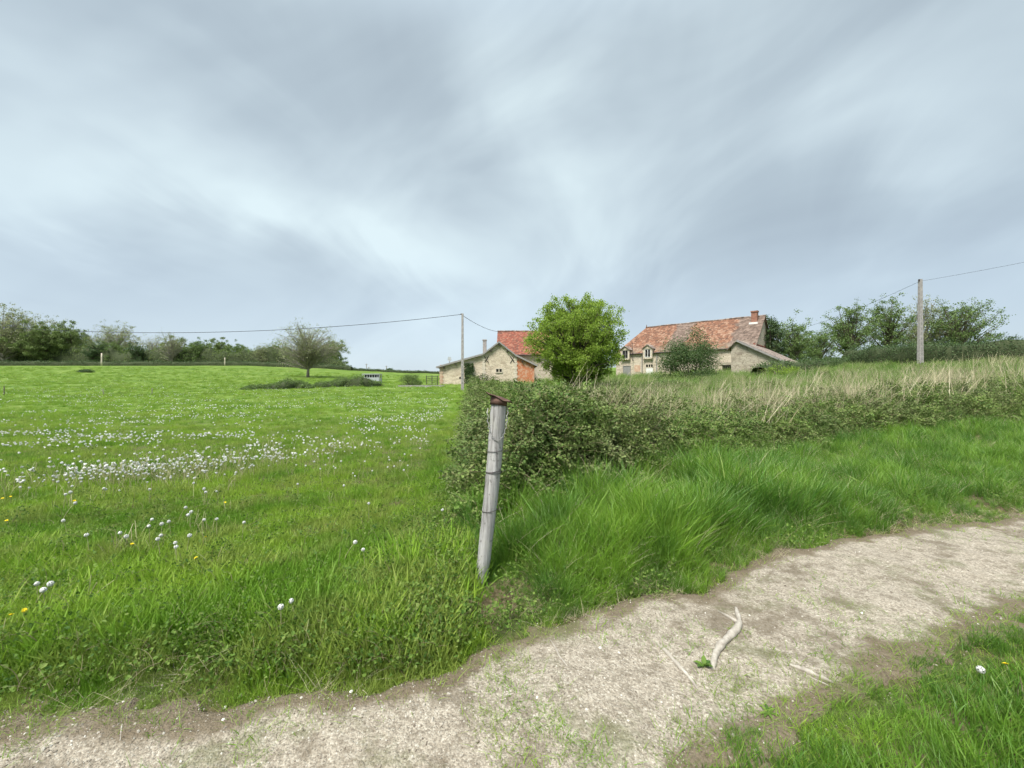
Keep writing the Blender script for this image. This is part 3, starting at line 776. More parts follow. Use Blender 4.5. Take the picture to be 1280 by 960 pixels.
for k, (x, y) in enumerate(P_[:235]):
    if abs(x / y) > 1.5: continue
    if y < 7.6 and x < -4.6: lb, gr = 'white dandelion clock in the short drift at the far left of the pasture', 'dandelion clocks of the short left drift'
    elif y < 10.5: lb, gr = 'white dandelion clock crowded in the dense drift in the middle of the pasture', 'dandelion clocks of the dense drift'
    else: lb, gr = 'white dandelion clock beyond the dense drift in the pasture', 'dandelion clocks beyond the dense drift'
    dandelion(float(x), float(y), lb, gr, float(rng.uniform(.14, .22)), False, float(rng.uniform(.55, .85)), k)
dk = []
for q in range(4):
    r = np.random.default_rng(q); mb = MB(); d = r.normal(0, 1, (26, 3)); d /= np.linalg.norm(d, axis=1)[:, None]
    a = np.cross(d, r.normal(0, 1, (26, 3))) * .010; b = np.cross(d, a) * 1.0
    c0 = d * .018 + np.array([0, 0, .19])
    V = np.stack([c0 + a, c0 - a * .5 + b * .8, c0 - a * .5 - b * .8], 1).reshape(-1, 3); mb.add(V, np.arange(78).reshape(-1, 3))
    me = mb.mesh('dandelion', m_clock); dk.append(proto('dandelion', me))
Q = P_[235:]; pts, rot, r = place(Q, .2, seed=21)
tag(scatter('distant_dandelions', pts, rot, r.uniform(.5, .95, len(Q)) * (1 + .006 * Q[:, 1]), dk), 'white dandelion clocks in drifts far across the pasture', 'dandelions', kind='stuff')

def bare(r):
    mb = MB()
    for _ in range(3):
        x_, y_ = r.normal(0, .04, 2); l_ = r.normal(0, .06, 2); hh = r.uniform(.14, .26)
        mb.tube([(x_, y_, 0), (x_ + l_[0] * .4, y_ + l_[1] * .4, hh * .6), (x_ + l_[0], y_ + l_[1], hh)], [.0034, .003, .0024], 4, False)
    return mb.mesh('bare_stems', m_dstem)
sk = [proto('bare_stems', bare(np.random.default_rng(q))) for q in range(4)]
Q = np.vstack([P_[:700:2], np.array(DP)[:48:2]]); Q = Q + np.random.default_rng(5).normal(0, .12, Q.shape)
pts, rot, r = place(Q, .1, seed=22)
tag(scatter('flower_stalks', pts, rot, r.uniform(.7, 1.1, len(Q)), sk), 'bare pale dandelion stalks that have lost their heads in the pasture', 'stalks', kind='stuff')
# ------------------------------------------------------------------ the leaning post
m_post, g = mat('weathered_post')
p = opos(g)
gr_ = g.noise(g.n('ShaderNodeMapping', {0: p, 3: (40, 40, 2.5)}).outputs[0], 1.0, 5, .65)
bl = g.noise(p, 9, 4, .6)
c = g.ramp(gr_, [(.3, (.13, .12, .11)), (.48, (.30, .29, .28)), (.7, (.46, .45, .43))])
c = g.mix(g.smooth(bl, .52, .7, 0, .6), c, (.36, .36, .30))
c = g.mix(g.smooth(g.noise(p, 28, 3), .62, .7, 0, .5), c, (.10, .095, .085))
finish(g, c, .9, g.math('ADD', gr_, g.math('MULTIPLY', bl, .5)), .8, .012, .2)
m_rust = simple('rusty_metal', (.06, .035, .028), (.17, .10, .075), 20, rough=.75, metal=.3)
px0, py0 = -.250, 3.02
zb = float(H(px0, py0))
post = empty('fence_post', (px0, py0, zb))
tag(post, 'weathered grey round wooden fence post leaning right with a rusty metal cap', 'fence post')
tl = np.linspace(0, 1, 26)
def axis(t): return np.array([.150 * t + .012 * math.sin(3.0 * t), .10 * t, -.12 + t * 1.50])
pts = np.array([axis(t) for t in tl]); r = np.random.default_rng(3)
mb = MB(); k = 20; rad = .046 + .013 * tl; rad[0:4] *= .95
an = np.arange(k) * 2 * math.pi / k
V = np.array([[pts[i_][0] + rad[i_] * (1 + .05 * math.sin(2 * a + 1) + .03 * r.normal()) * math.cos(a), pts[i_][1] + rad[i_] * (1 + .05 * math.sin(3 * a) + .02 * r.normal()) * math.sin(a), pts[i_][2]] for i_ in range(26) for a in an])
ii = np.arange(25)[:, None] * k; jj = np.arange(k)[None]; jn = (jj + 1) % k
mb.add(V, np.stack([ii + jj, ii + jn, ii + k + jn, ii + k + jj], -1).reshape(-1, 4)); mb.poly.append([25 * k + q for q in range(k)])
mb.build('post', m_post, post, True)
top = axis(1.0)
mb = MB()
an2 = np.linspace(0, 2 * math.pi, 21)[:-1]
# rusty collar and bent lid
mb.tube([top + [-.008, -.006, -.05], top + [-.001, 0, .006]], [.066, .066], 20, True)
col = mb.build('metal_cap', m_rust, post, True)
mb = MB(); gxn = 15; gyn = 9
gu, gv = np.meshgrid(np.linspace(-1, 1, gxn), np.linspace(-1, 1, gyn))
shp = np.sqrt(np.clip(1 - .55 * gv ** 2, 0, 1))
LX = gu * .105 * shp; LY = gv * .072
LZ = .012 + .035 * np.clip(-gu - .25, 0, 1) ** 1.3 - .028 * np.clip(gu - .1, 0, 1) + .008 * np.sin(4 * gu + 3 * gv) - .13 * LX
Vt = np.stack([LX, LY, LZ], -1).reshape(-1, 3) + top
i = (np.arange(gyn - 1)[:, None] * gxn + np.arange(gxn - 1)[None]).ravel()
Fq = np.stack([i, i + 1, i + gxn + 1, i + gxn], -1)
lid = obj('lid', Vt, Fq, m_rust, col, True)
sm = lid.modifiers.new('thick', 'SOLIDIFY'); sm.thickness = .004; sm.offset = -1
m_w2 = simple('galvanised_wire', (.25, .24, .23), (.42, .41, .40), 30, rough=.5, metal=.5)
def band(t, tilt=0.0, extra=.003, mt=None, r_=.0022, name='wire_band'):
    c = axis(t); R1 = np.interp(t, tl, rad) * 1.05 + extra
    th = np.linspace(0, 2 * math.pi, 28); mb = MB()
    mb.tube(np.stack([c[0] + R1 * np.cos(th), c[1] + R1 * np.sin(th), c[2] + tilt * np.cos(th)], 1), r_, 5)
    mb.build(name, mt or m_darkmetal, post)
band(.735, .004); band(.632, .008, r_=.003); band(.625, -.006); band(.435, .006)
# loose chain-like loop of plain wire hanging from under the cap
mb = MB(); c = axis(.97)
th = np.linspace(0, math.pi, 40)
lp = np.stack([c[0] + .076 * np.cos(th) - .01, c[1] - .07 * np.sin(th) ** .5 - .012, c[2] - .03 - .235 * np.sin(th) ** .8], 1)
lp += np.stack([.006 * np.sin(np.arange(40) * 2.1), np.zeros(40), .004 * np.cos(np.arange(40) * 2.1)], 1)
mb.tube(lp, .0032, 5); mb.build('wire_loop', m_w2, post)
for t0 in (.73, .63, .44):
    c = axis(t0); mb = MB(); mb.tube([c + [.066, -.02, 0], c + [.075, -.025, .004], c + [.10, -.01, .012]], .0022, 5); mb.build('wire_end', m_darkmetal, post)

# ------------------------------------------------------------------ wood and stones on the track
m_drift = simple('bleached_wood', (.22, .19, .155), (.44, .40, .34), 22, bd=.01, bs=.6)
def gz(px, py): 
    y = EYE * 500 / (py - 480); x = (px - 640) / 500 * y; return [x, y, float(ZS(np.array(x), np.array(y)))]
def stick(name, pxs, rads, label, cat, m=m_drift, forks=(), lift=.0, grp=None):
    P3 = np.array([gz(*q) for q in pxs]); n = 4 * len(P3)
    t = np.linspace(0, len(P3) - 1, n); Q = np.stack([np.interp(t, np.arange(len(P3)), P3[:, k]) for k in range(3)], 1)
    for _ in range(2): Q[1:-1] = (Q[:-2] + 2 * Q[1:-1] + Q[2:]) / 4
    rr = np.interp(t, np.arange(len(P3)), rads); rs = np.random.default_rng(len(pxs) + int(pxs[0][0]))
    rr = rr * rs.uniform(.72, 1.25, n); Q[:, 2] += rr * .4 + lift
    mb = MB(); mb.tube(Q, rr, 9)
    for fpx, frd in forks:
        F3 = np.array([gz(*q) for q in fpx]); F3[:, 2] += np.array(frd) * .5 + lift; mb.tube(F3, frd, 8)
    o = mb.build(name, m, None, True); return tag(o, label, cat, grp)
stick('tree_root', [(891, 843), (893, 828), (900, 815), (912, 803), (922, 793), (925, 783), (921, 772), (920, 766)], [.010, .019, .023, .021, .024, .016, .013, .008],
      'thick forked pale tree root lying exposed across the track', 'root', forks=[([(922, 785), (912, 778), (898, 770)], [.012, .010, .004])])
stick('tree_root', [(820, 809), (834, 822), (848, 838), (861, 851), (874, 868)], [.006, .010, .012, .009, .005], 'thin straight root half buried left of the forked root', 'root')
stick('twig', [(688, 804), (694, 815), (699, 826), (709, 841)], [.003, .006, .006, .003], 'short pale curved twig on the track right of the post', 'twig')
stick('tree_root', [(985, 838), (1005, 846), (1022, 853), (1042, 860)], [.006, .012, .012, .005], 'low worn root end in the middle of the track', 'root')
stick('twig', [(1008, 852), (1020, 858), (1040, 866)], [.002, .004, .002], 'thin twig beside the low worn root', 'twig')
stick('twig', [(150, 938), (152, 920), (156, 900)], [.0015, .0025, .0015], 'thin dry twig on the track at lower left', 'twig')
m_white = simple('white_stone', (.55, .52, .46), (.74, .72, .67), 14)
for (px, py, s_, lb) in [(445, 843, .020, 'largest pale stone on the bank left of the post'), (439, 868, .013, 'pale stone at the edge of the track under the largest one'), (453, 857, .013, 'pale stone between the largest one and the track'),
                         (438, 830, .008, 'small pale stone topmost on the bank'), (281, 884, .012, 'pale stone at the track edge at lower left'), (134+145, 907, .010, 'little pale stone below the track edge at lower left'),
                         (1077, 774, .012, 'pale stone in the middle of the track at right'), (750, 817, .011, 'pale stone on the track between two twigs'), (638, 748, .010, 'small stone in the weeds at the foot of the post')]:
    me = pebble(np.random.default_rng(px)); me.materials.append(m_white)
    for f_ in me.polygons: f_.use_smooth = False
    o = link(bpy.data.objects.new('stone', me)); o.location = gz(px, py); o.scale = (s_, s_, s_ * 1.1); o.rotation_euler = (0, 0, px); tag(o, lb, 'stone')
# seedling beside the forked root
def rosette(x, y, n, L, W, label, name='weed_plant', tall=.6):
    e = empty(name, (x, y, float(ZS(np.array(x), np.array(y))))); tag(e, label, 'weed')
    r = np.random.default_rng(int(abs(x) * 977))
    for k in range(n):
        V = leafshape(W, L); a = k * 6.28 / n + r.normal(0, .3); tb = r.uniform(.2, tall)
        y_, z_ = V[:, 1].copy(), V[:, 2].copy(); V[:, 1] = y_ * math.cos(tb) - z_ * math.sin(tb); V[:, 2] = y_ * math.sin(tb) + z_ * math.cos(tb)
        x_, y_ = V[:, 0].copy(), V[:, 1].copy(); V[:, 0] = x_ * math.cos(a) - y_ * math.sin(a); V[:, 1] = x_ * math.sin(a) + y_ * math.cos(a)
        obj('leaf', V, np.array([[0, 1, 6], [1, 2, 6], [2, 3, 6], [3, 4, 6], [4, 5, 6], [5, 0, 6]]), m_weed, e, True)
x, y, z = gz(880, 838); rosette(x, y, 6, .055, .026, 'small round leaved weed growing beside the forked root', tall=1.1)
x, y, z = gz(960, 896); rosette(x, y, 8, .05, .014, 'flat weed rosette low on the track right of centre', tall=.3)

# ------------------------------------------------------------------ buildings
def LW(o2, a, gdir, u, v, z): return [o2[0] + a[0] * u + gdir[0] * v, o2[1] + a[1] * u + gdir[1] * v, z]
class Frame:
    def __init__(s, o2, a): s.o = o2; s.a = np.array(a) / np.linalg.norm(a); s.g = np.array([-s.a[1], s.a[0]]); s.rz = math.atan2(s.a[1], s.a[0])
    def p(s, u, v, z): return LW(s.o, s.a, s.g, u, v, z)
    def box(s, mb, u0, u1, v0, v1, z0, z1): mb.box(s.p((u0 + u1) / 2, (v0 + v1) / 2, (z0 + z1) / 2), (abs(u1 - u0), abs(v1 - v0), abs(z1 - z0)), s.rz)
def slab(mb, pts, t=.16): mb.prism(np.asarray(pts, float), (0, 0, -t))

# farmhouse
FH = Frame(L0, A)
ZB, ZE, ZR, LEN, DEP = .8, 6.30, 10.75, 19.0, 10.5
farm = empty('farmhouse', (*(L0 + A * LEN / 2 + Gd * DEP / 2), 2.4)); tag(farm, 'long old stone farmhouse with a mottled red tiled roof, two dormers and a brick chimney', 'farmhouse')
def at_parent(o, par):
    o.matrix_parent_inverse = par.matrix_world.inverted() if False else o.matrix_parent_inverse
    return o
import mathutils
def relink(root):
    """parts were modelled in world coordinates: shift them so that the root may stand at its base"""
    loc = root.location.copy()
    for ch in root.children:
        ch.data.transform(mathutils.Matrix.Translation(-loc))
        for c2 in ch.children:
            c2.data.transform(mathutils.Matrix.Translation(-loc))
            for c3 in c2.children: c3.data.transform(mathutils.Matrix.Translation(-loc))
mb = MB()
FH.box(mb, 0, LEN, 0, DEP, ZB, ZE)
mb.prism([FH.p(LEN - .4, 0, ZE + .002), FH.p(LEN - .4, DEP, ZE + .002), FH.p(LEN - .4, DEP / 2, ZR - .18)], (*(A * .4), 0))
wallo = mb.build('wall', m_render, farm)
mb = MB()
e, hz = .22, (ZR - ZE) / (DEP / 2) * .22
slab(mb, [FH.p(-.3, -e, ZE - hz + .1), FH.p(LEN + .25, -e, ZE - hz + .1), FH.p(LEN + .25, DEP / 2, ZR), FH.p(2.6, DEP / 2, ZR)])
slab(mb, [FH.p(LEN + .25, DEP + e, ZE - hz + .1), FH.p(-.3, DEP + e, ZE - hz + .1), FH.p(2.6, DEP / 2, ZR), FH.p(LEN + .25, DEP / 2, ZR)])
slab(mb, [FH.p(-.3, DEP + e, ZE - hz + .1), FH.p(-.3, -e, ZE - hz + .1), FH.p(2.6, DEP / 2, ZR)])
roof = mb.build('roof', m_roof, farm)
mb = MB()
rt = [FH.p(u_, DEP / 2, ZR + .02 + .03 * math.sin(u_ * 1.3)) for u_ in np.linspace(2.5, LEN + .25, 24)]
mb.tube(rt, .11, 8); mb.build('ridge_tiles', m_roofgrey, roof)
mb = MB(); mb.tube([FH.p(2.6, DEP / 2, ZR), FH.p(2.6, DEP / 2, ZR + .45)], [.12, .03], 8); mb.build('finial', m_roofgrey, roof)
mb = MB(); FH.box(mb, 17.8, 18.5, DEP / 2 - 1.2, DEP / 2 - .5, ZR - 1.3, ZR + .42); FH.box(mb, 17.73, 18.57, DEP / 2 - 1.27, DEP / 2 - .43, ZR + .42, ZR + .6)
m_chim = simple('chimney_brick', (.20, .09, .06), (.32, .17, .12), 5); ch = mb.build('chimney', m_chim, roof)
mb = MB(); FH.box(mb, 17.6, 18.62, DEP / 2 - 1.45, DEP / 2 - 1.25, ZR - 1.25, ZR - .95); mb.build('flashing', m_whitewood, ch)
mb = MB(); FH.box(mb, -1.15, -.35, DEP / 2 + 1.4, DEP / 2 + 2.2, ZE - 1.5, ZE + 2.2); mb.build('chimney', m_mossy, roof)
mb = MB()
mb.tube([FH.p(u_, -e - .06, ZE - hz - .02) for u_ in np.linspace(-.3, LEN, 10)], .075, 8); mb.build('gutter', m_darkmetal, roof)
def window(fr, u0, u1, v, z0, z1, par, mullion=1, frame_mat=None, pane=None, fw=.08, nm='window'):
    mb = MB(); fm = frame_mat or m_whitewood
    fr.box(mb, u0 - fw, u0, v - .09, v + .02, z0 - fw, z1 + fw); fr.box(mb, u1, u1 + fw, v - .09, v + .02, z0 - fw, z1 + fw)
    fr.box(mb, u0, u1, v - .087, v + .02, z1, z1 + fw); fr.box(mb, u0, u1, v - .10, v + .02, z0 - fw, z0)
    for q in range(mullion):
        uc = u0 + (u1 - u0) * (q + 1) / (mullion + 1); fr.box(mb, uc - fw * .45, uc + fw * .45, v - .07, v + .01, z0, z1)
    wd = mb.build(nm, fm, par)
    mb = MB(); fr.box(mb, u0, u1, v - .03, v + .015, z0, z1); mb.build('pane', pane or m_dark, wd)
    return wd
# two dormers breaking the eaves
for (uc, fm) in ((1.75, m_shutter), (5.35, m_whitewood)):
    mb = MB(); dw = .72; 
    FH.box(mb, uc - dw, uc - .46, -.44, 1.2, ZE - 1.0, ZE + .52); FH.box(mb, uc + .46, uc + dw, -.44, 1.2, ZE - 1.0, ZE + .52)
    FH.box(mb, uc - .46, uc + .46, -.38, 1.2, ZE - 1.05, ZE - .82); FH.box(mb, uc - .46, uc + .46, -.42, 1.2, ZE + .42, ZE + .52)
    FH.box(mb, uc - .459, uc + .459, -.29, 1.1, ZE - .8, ZE + .41)
    mb.prism([FH.p(uc - dw, -.44, ZE + .522), FH.p(uc + dw, -.44, ZE + .522), FH.p(uc, -.44, ZE + 1.0)], (*(Gd * 1.6), 0))
    d_ = mb.build('dormer', m_render, farm)
    mb = MB()
    slab(mb, [FH.p(uc - dw - .15, -.62, ZE + .48), FH.p(uc, -.62, ZE + 1.12), FH.p(uc, 1.7, ZE + 1.12), FH.p(uc - dw - .15, 1.7, ZE + .48)], .09)
    slab(mb, [FH.p(uc, -.62, ZE + 1.12), FH.p(uc + dw + .15, -.62, ZE + .48), FH.p(uc + dw + .15, 1.7, ZE + .48), FH.p(uc, 1.7, ZE + 1.12)], .09)
    mb.build('dormer_roof', m_roofgrey, d_)
    window(FH, uc - .38, uc + .38, -.30, ZE - .74, ZE + .36, d_, 1, fm)
# ground floor openings and pipes
w_ = window(FH, 1.3, 2.4, 0, ZE - 3.5, ZE - 2.0, farm, 1, m_shutter, m_shutter, .07)
w_['label'] = 'window closed by weathered grey shutters'
window(FH, 4.95, 6.0, 0, ZE - 2.25, ZE - 1.85, farm, 2, m_quoin, None, .09)
mb = MB(); FH.box(mb, 4.95, 6.0, -.07, .01, ZE - 3.95, ZE - 2.4); d_ = mb.build('door', m_whitewood, farm)
mb = MB(); FH.box(mb, 5.75, 5.8, -.12, -.07, ZE - 3.2, ZE - 3.05); mb.build('handle', m_darkmetal, d_)
window(FH, 8.6, 9.6, 0, ZE - 3.0, ZE - 1.7, farm, 1, m_quoin)
mb = MB(); FH.box(mb, 15.4, 16.6, -.06, .01, ZE - 3.0, ZE - 2.3); mb.build('vent_opening', m_dark, farm)
mb = MB(); FH.box(mb, 15.0, 16.7, -.09, .01, ZE - 2.26, ZE - 1.9); mb.build('lintel', m_stone, farm)
for (uu_, z0, z1) in ((4.35, 1.2, ZE - .3), (6.6, 1.2, ZE - .3)):
    mb = MB(); mb.tube([FH.p(uu_, -.12, z1), FH.p(uu_, -.12, z0)], .06, 6); mb.build('downpipe', m_shutter, farm)
mb = MB(); mb.tube([FH.p(2.95, -.45, ZE - 1.2), FH.p(2.95, -.45, ZE + 1.5)], .045, 6); mb.tube([FH.p(2.95, -.45, ZE - 1.15), FH.p(2.95, .02, ZE - 1.15)], .03, 6); mb.build('aerial_mast', m_darkmetal, farm)
mb = MB(); FH.box(mb, 3.1, 4.0, -.05, .01, ZE - 2.9, ZE - 1.9); mb.build('brick_patch', m_pinkbrick, farm)
bpy.context.view_layer.update(); relink(farm)

# lean-to outbuilding against the gable end
PK = np.array([25.2, 44.7]); LT = Frame(PK, A)
lean = empty('outbuilding', (*(PK + A * 2 + Gd * 6), 2.2)); tag(lean, 'low rubble stone outbuilding with lopsided roof at the right end of the farmhouse', 'outbuilding')
zl = lambda u_: 6.5 - (6.5 - 4.25) / 4.0 * u_ if u_ >= 0 else 6.5 + u_ * 1.0
mb = MB(); mb.prism([LT.p(-.64, 0, .8), LT.p(4.0, 0, .8), LT.p(4.0, 0, zl(4) - .15), LT.p(0, 0, zl(0) - .15), LT.p(-.64, 0, zl(-.64) - .15)], (*(Gd * .45), 0))
LT.box(mb, -.64, -.2, .45, 7.2, .8, 5.7)
LT.box(mb, 3.6, 4.05, .45, 13.6, .8, 3.6)
mb.build('wall', m_stone, lean)
for v_ in (2.4, 5.2, 8, 10.8):
    mb = MB(); LT.box(mb, 3.7, 4.1, v_, v_ + .3, 3.6, 4.1); mb.build('pier', m_quoin, lean)
mb = MB()
slab(mb, [LT.p(0, -.3, 6.5), LT.p(4.5, -.3, zl(4.5)), LT.p(4.5, 14, zl(4.5)), LT.p(0, 14, 6.5)], .14)
slab(mb, [LT.p(-1.0, -.3, zl(-1.0)), LT.p(0, -.3, 6.5), LT.p(0, 6.9, 6.5), LT.p(-1.0, 6.9, zl(-1.0))], .14)
rf = mb.build('roof', m_roofgrey, lean)
mb = MB(); mb.prism([LT.p(0, -.34, 6.47), LT.p(4.5, -.34, zl(4.5) - .03), LT.p(4.5, -.34, zl(4.5) - .25), LT.p(0, -.34, 6.25)], (*(-Gd * .05), 0)); mb.build('verge_board', m_fascia, rf)
mb = MB(); mb.tube([LT.p(.05, v_, 6.54) for v_ in np.linspace(7.3, 13.8, 8)], .13, 7); mb.build('ridge_tiles', m_roof2, rf)
bpy.context.view_layer.update(); relink(lean)

# barn with its gable to the camera
BY0 = 55.0
def bp(px, py, Y=BY0): return [(px - 640) / 500 * Y, Y, EYE - (py - 480) / 500 * Y]
barn = empty('barn', ((605 - 640) / 500 * BY0, BY0 + 6, .7)); tag(barn, 'pale stone gabled barn with low left wing and orange brick corner', 'barn')
ED = [(549.5, 457), (604, 443), (624, 428.2), (644.5, 445), (668, 456)]
zb_ = .2
def wallseg(pxs, m, nm='wall', y0=BY0, d=.5, z0=zb_):
    pts = [[(q[0] - 640) / 500 * BY0, y0, EYE - (q[1] - 480) / 500 * BY0] for q in pxs]
    pts = [[pts[0][0], y0, z0], [pts[-1][0], y0, z0]] + pts[::-1]
    mb = MB(); mb.prism(pts, (0, d, 0)); return mb.build(nm, m, barn)
wallseg([ED[0], (604, 443)], m_barn); wallseg([(604.3, 443), (624, 428.2), (644.2, 445)], m_barn)
w2 = wallseg([(644.5, 445.2), (668, 456.3)], m_brick); w2['label'] = 'orange brick corner wall'
xl = bp(549.5, 0)[0]; xr = bp(668, 0)[0]
mb = MB(); mb.box((xl + .25, BY0 + 7.8, 1.6), (.5, 14.5, 4.6 - 1.0)); mb.box((xr - .25, BY0 + 7.8, 2), (.5, 14.5, 4)); mb.build('wall', m_barn, barn)
mb = MB()
E2 = [(545.5, 458.5), (604, 442), (624, 426.8), (644.5, 443.2), (672, 456.5)]
for a_, b_ in zip(E2[:-1], E2[1:]):
    pa = bp(*a_, BY0); pb = bp(*b_, BY0)
    slab(mb, [[pa[0], BY0 - .35, pa[2]], [pb[0], BY0 - .35, pb[2]], [pb[0], BY0 + 15, pb[2]], [pa[0], BY0 + 15, pa[2]]], .16)
rf = mb.build('roof', m_roofgrey, barn)
mb = MB()
for a_, b_ in zip(E2[:-1], E2[1:]):
    pa = bp(*a_); pb = bp(*b_); mb.prism([[pa[0], BY0 - .4, pa[2] + .02], [pb[0], BY0 - .4, pb[2] + .02], [pb[0], BY0 - .4, pb[2] - .22], [pa[0], BY0 - .4, pa[2] - .22]], (0, .045, 0))
mb.build('verge_board', m_fascia, rf)
for q in [(555, 458.8), (570, 455), (614, 438), (624, 430.8), (634, 438.2), (653, 451.2)]:
    c = bp(*q); mb = MB(); mb.box((c[0], BY0 - .12, c[2] - .1), (.16, .4, .18)); mb.build('purlin_end', m_darkmetal, rf)
c = bp(604.5, 440); mb = MB(); mb.box((c[0], BY0 + 2.2, c[2] + .8), (.5, .5, 2.0)); mb.box((c[0], BY0 + 2.2, c[2] + 1.87), (.62, .62, .16)); mb.build('chimney', m_concrete, rf)
# quoins
for (px, m_, n_) in ((604.6, m_quoin, 13), (644.3, m_quoin, 13), (551, m_pinkbrick, 10)):
    mb = MB(); x_ = bp(px, 0)[0]; zt = {604.6: 5.4, 644.3: 5.2, 551: 3.9}[px]; zz = .3; q = 0
    while zz < zt:
        h_ = .30; w_ = .55 if q % 2 else .34; mb.box((x_ + (.06 if px == 551 else 0), BY0 - .02, zz + h_ / 2), (w_, .1, h_ - .02)); zz += h_; q += 1
    mb.build('quoins', m_, barn)
for px in (608, 640.5):
    c = bp(px, 449.5); mb = MB(); mb.tube([[c[0] - .3, BY0 - .04, c[2] - .45], [c[0] + .3, BY0 - .04, c[2] + .45]], .045, 5); mb.tube([[c[0] + .3, BY0 - .07, c[2] - .45], [c[0] - .3, BY0 - .07, c[2] + .45]], .045, 5); mb.build('tie_plate', m_darkmetal, barn)
class FB:  # axis aligned frame on the barn wall
    rz = 0
    def box(s, mb, u0, u1, v0, v1, z0, z1): mb.box(((u0 + u1) / 2, BY0 + (v0 + v1) / 2, (z0 + z1) / 2), (u1 - u0, v1 - v0, z1 - z0))
fb = FB(); c0 = bp(620.3, 465); c1 = bp(627.2, 461.2)
window(fb, c0[0], c1[0], 0, c0[2], c1[2], barn, 1, m_quoin, None, .12)
mb = MB(); c = bp(575, 472.4); mb.box((c[0], BY0 - .01, c[2]), (.24, .06, .22)); mb.build('vent_opening', m_dark, barn)
# small disc aerial on the left wing
c = bp(560.5, 452); mb = MB(); mb.tube([[c[0], BY0 + 1, c[2] - .5], [c[0], BY0 + 1, c[2] + .25]], .03, 6)
an_ = mb.build('aerial_mast', m_darkmetal, barn)
th = np.linspace(0, 2 * math.pi, 19)[:-1]; mb = MB(); mb.prism(np.stack([c[0] + .27 * np.cos(th), 0 * th + BY0 + .94, c[2] + .42 + .33 * np.sin(th)], 1), (0, .05, 0)); mb.build('dish', m_galv, an_)
bpy.context.view_layer.update(); relink(barn)

# taller house behind the barn
tallh = empty('rear_house', (4, 72, 1)); tag(tallh, 'taller building with steep bright red tiled roof rising behind the barn', 'house')
mb = MB(); mb.box((4.2, 72, 3.6), (12.6, 10.6, 6.0)); mb.prism([(-2.1, 66.8, 6.61), (-2.1, 77.2, 6.61), (-2.1, 72, 10.8)], (.4, 0, 0)); mb.prism([(10.1, 66.8, 6.61), (10.1, 77.2, 6.61), (10.1, 72, 10.8)], (.4, 0, 0)); mb.build('wall', m_render, tallh)
mb = MB(); slab(mb, [(-2.6, 66.2, 6.45), (11, 66.2, 6.45), (11, 72, 11.05), (-2.6, 72, 11.05)]); slab(mb, [(11, 77.8, 6.45), (-2.6, 77.8, 6.45), (-2.6, 72, 11.05), (11, 72, 11.05)])
rf = mb.build('roof', m_roof2, tallh)
mb = MB(); mb.tube([(x_, 72, 11.08) for x_ in np.linspace(-2.6, 11, 10)], .13, 7); mb.build('ridge_tiles', m_roofgrey, rf)
mb = MB(); mb.tube([(-2.6, 66.1, 6.35), (11, 66.1, 6.35)], .08, 6); mb.build('gutter', m_darkmetal, rf)
bpy.context.view_layer.update(); relink(tallh)

# ------------------------------------------------------------------ poles and cables
def pole(x, y, h, label, wb, wt, zg=None, holes=True):
    z = float(H(x, y)) if zg is None else zg
    e = empty('utility_pole', (x, y, z)); tag(e, label, 'utility pole', 'concrete utility poles')
    mb = MB()
    V = np.array([[sx * wd / 2, sy * wd / 2 * .8, zz] for zz, wd in ((-.3, wb), (h, wt)) for sx, sy in ((-1, -1), (1, -1), (1, 1), (-1, 1))])
    mb.add(V, [[0, 3, 2, 1], [4, 5, 6, 7], [0, 1, 5, 4], [1, 2, 6, 5], [2, 3, 7, 6], [3, 0, 4, 7]]); mb.build('shaft', m_concrete, e)
    if holes:
        mb = MB()
        for k in range(9): mb.box((0, -wb * .4 + .0 + k * .006, .8 + k * .42), (.07, .05, .2))
        mb.build('slots', m_shutter, e)
    mb = MB(); mb.tube([(-.12, -.05, h - .12), (.12, -.05, h - .12)], .03, 6); mb.tube([(-.14, -.05, h - .15), (-.14, -.05, h - .02)], .055, 8); mb.build('insulator', m_darkmetal, e)
    return z + h
zp1 = pole(-5.2, 42, 8.05, 'grey concrete pole with slots standing in front of the barn', .30, .2, .9)
X2, Y2 = 34.3, 33.6
zp2 = pole(X2, Y2, 10.35 - float(H(X2, Y2)), 'pale concrete pole standing alone in the meadow at right', .34, .22)
def cable(a, b, sag, label, r_=.022, n=30):
    a = np.array(a, float); b = np.array(b, float); t = np.linspace(0, 1, n)[:, None]
    Q = a + (b - a) * t; Q[:, 2] -= (4 * sag * t * (1 - t))[:, 0]
    mb = MB(); mb.tube(Q, r_, 5); o = mb.build('overhead_cable', m_wire); tag(o, label, 'cable', 'overhead cables')
cable((-5.34, 41.95, zp1 - .1), (-72, 45, 9.4), 2.0, 'dark overhead cable sagging left from the pole by the barn', .026, 60)
cable((-5.1, 42.05, zp1 - .25), (0.3, 71.6, 11.2), .9, 'overhead cable from the pole down to the red roof behind', .024)
cable((X2 - .1, Y2, zp2 - .2), (32.8, 52.5, 7.6), .6, 'faint cable from the lone pole to the farmhouse gable', .012)
cable((X2 + .1, Y2, zp2 - .15), (40, 24, 10.8), .12, 'faint cable rising right from the lone pole out of view', .010)

